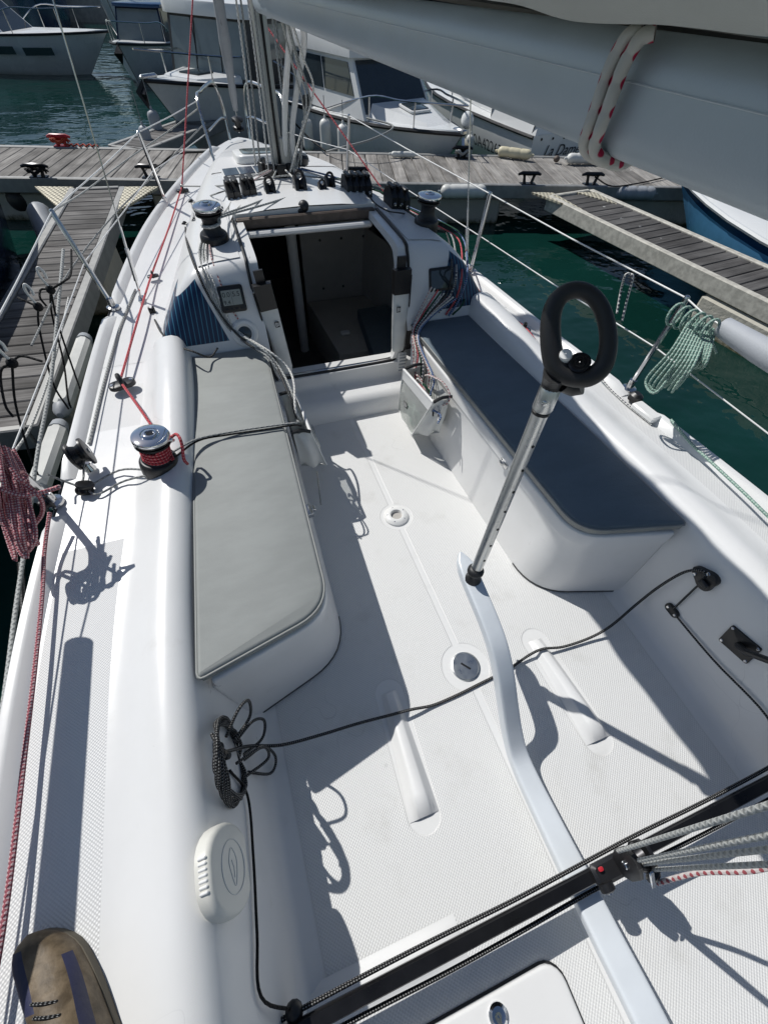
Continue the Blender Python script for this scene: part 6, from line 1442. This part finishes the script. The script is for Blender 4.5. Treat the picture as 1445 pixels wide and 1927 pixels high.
# starboard rail: green coil, loop, green line in the gutter, fleck cord
g0 = TOP[1][0]
t = thing('rope_coil', at(1285, 640, z=.80), 'pale green rope coil hung on the starboard lifeline', 'rope')
for k in range(9):
    a = at(1300+4*k, 598+3*k, z=.90-.004*k); b = at(1262+5*k, 660+4*k, z=.80); c = at(1215+7*k, 715+3*(k % 4)+2*k, z=.66); d = at(1235+8*k, 738-6*k, z=.66); e = at(1285+5*k, 665+3*k, z=.80)
    add('strand', MB().tube(spline([a, b, c, d, e, a+V((.02, -.012, .004))], 6), .0052, 8), 'rope_green', t, sharp=80)
for k in range(6):
    c = at(1270+13*k, 592+6*k, z=.885); ax_ = V((.2, 1, -.1)).normalized(); x_, y_, _ = frame(ax_)
    add('wrap', MB().loop([c+x_*.030*math.cos(q)+y_*.042*math.sin(q) for q in [2*math.pi*j/18 for j in range(18)]], .0052, 8), 'rope_green', t, sharp=80)
add('tail', MB().tube(spline([at(1335, 618, z=.90), at(1338, 640, z=.85), at(1347, 665, z=.80)], 5), .005, 8), 'rope_green', t, sharp=80)
lo_ = at(1180, 520, z=.895)
rope('lifeline_loop', [at(1160, 590, z=.74), at(1168, 545, z=.82), at(1176, 518, z=.90), at(1186, 516, z=.905), at(1190, 524, z=.895), at(1180, 562, z=.80), at(1170, 604, z=.71)], .005, 'rope_fleck', 'white flecked cord looped over the starboard lifeline')
rope('gutter_line', [at(1262, 790, z=.492), at(1300, 835, z=.492), at(1340, 872, z=.492), at(1400, 928, z=.492), at(1445, 972, z=.492), at(1520, 1040, z=.492)], .006, 'rope_green', 'pale green rope lying along the starboard toe rail')
rope('gutter_line', [at(1130, 712, z=.466), at(1150, 735, z=.458), at(1180, 762, z=.458), at(1205, 782, z=.458), at(1226, 799, z=.457)], .0045, 'rope_fleck', 'short white cord with black flecks on the starboard side deck')
m = MB().box(at(1195, 748, z=.48), (.05, .06, .05), .012); add('stanchion_clamp', m, 'black_plastic', boat)
m = MB(); m.M = xform(at(1215, 775, z=.472), (0, 0, 1), (-.1, 1, 0)); m.box((0, 0, 0), (.13, .06, .028), .006); add('rail_chock', m, 'white_plastic', boat)

# ------------------------------------------------------------------ the photographer's foot on the port side deck
pr = thing('person', (-1.165, -.06, .45), 'foot in a brown suede shoe with navy patches on the port side deck', 'person')
def foot_sec(v):      # v 0 toe .. 1 heel
    y = .088-.275*v; w = .056*math.sqrt(max(.02, 1-(1-min(1, v/.22))**2))*(1-.16*sstep(v, .3, .75)+.05*sstep(v, .8, 1))*(1 if v < .9 else math.sqrt(max(.05, 1-((v-.9)/.1)**2*.8)))
    h = .048+.052*sstep(v, .10, .75)-.004*sstep(v, .8, 1); x = -1.212+.150*v
    return x, y, max(.010, w), h*(.55+.45*sstep(v, -.02, .10))
m = MB(); rings = []
vv = [0, .015, .04, .08, .13, .19, .26, .34, .43, .52, .62, .72, .82, .9, .96, 1.0]
for v in vv:
    x, y, w, h = foot_sec(v); rings.append([V((x+w*1.0*math.copysign(abs(math.cos(a))**.75, math.cos(a)), y, .470+max(0, h*math.sin(a)**.8 if math.sin(a) > 0 else 0))) for a in [math.pi*k/14 for k in range(15)]])
m.rings(rings, closed=False, mis=lambda i, k: 1 if ((3 <= i <= 7 and k in (8, 9, 10)) or (5 <= i <= 9 and k in (2, 3)) or (i >= 12 and k in (5, 6, 7, 8))) else 0)
m.face([m._a([p]) for p in rings[-1]]); add('shoe_upper', m, ['shoe_leather', 'shoe_navy'], pr, sharp=80)
m = MB(); out_ = [(foot_sec(v)[0]+foot_sec(v)[2]*1.06, foot_sec(v)[1]) for v in vv]+[(foot_sec(v)[0]-foot_sec(v)[2]*1.06, foot_sec(v)[1]) for v in vv[::-1]]
m.prism(out_[::-1], .4515, .474, .004); add('sole', m, 'shoe_sole', pr)
m = MB().tube(spline([V((-1.085, -.13, .54)), V((-1.08, -.150, .62)), V((-1.075, -.16, .72)), V((-1.07, -.15, .86)), V((-1.06, -.13, .97))], 5), lambda u: .046+.026*u, 18); add('trouser_leg', m, 'trousers', pr, sharp=80)
lace = [foot_sec(v) for v in (.40, .47, .54)]
for k, (x, y, w, h) in enumerate(lace): add('lace', MB().tube(spline([V((x-.022, y+.006, .470+h*.985)), V((x, y, .474+h)), V((x+.022, y-.006, .470+h*.985))], 4), .0026, 6), 'rope_black', pr)
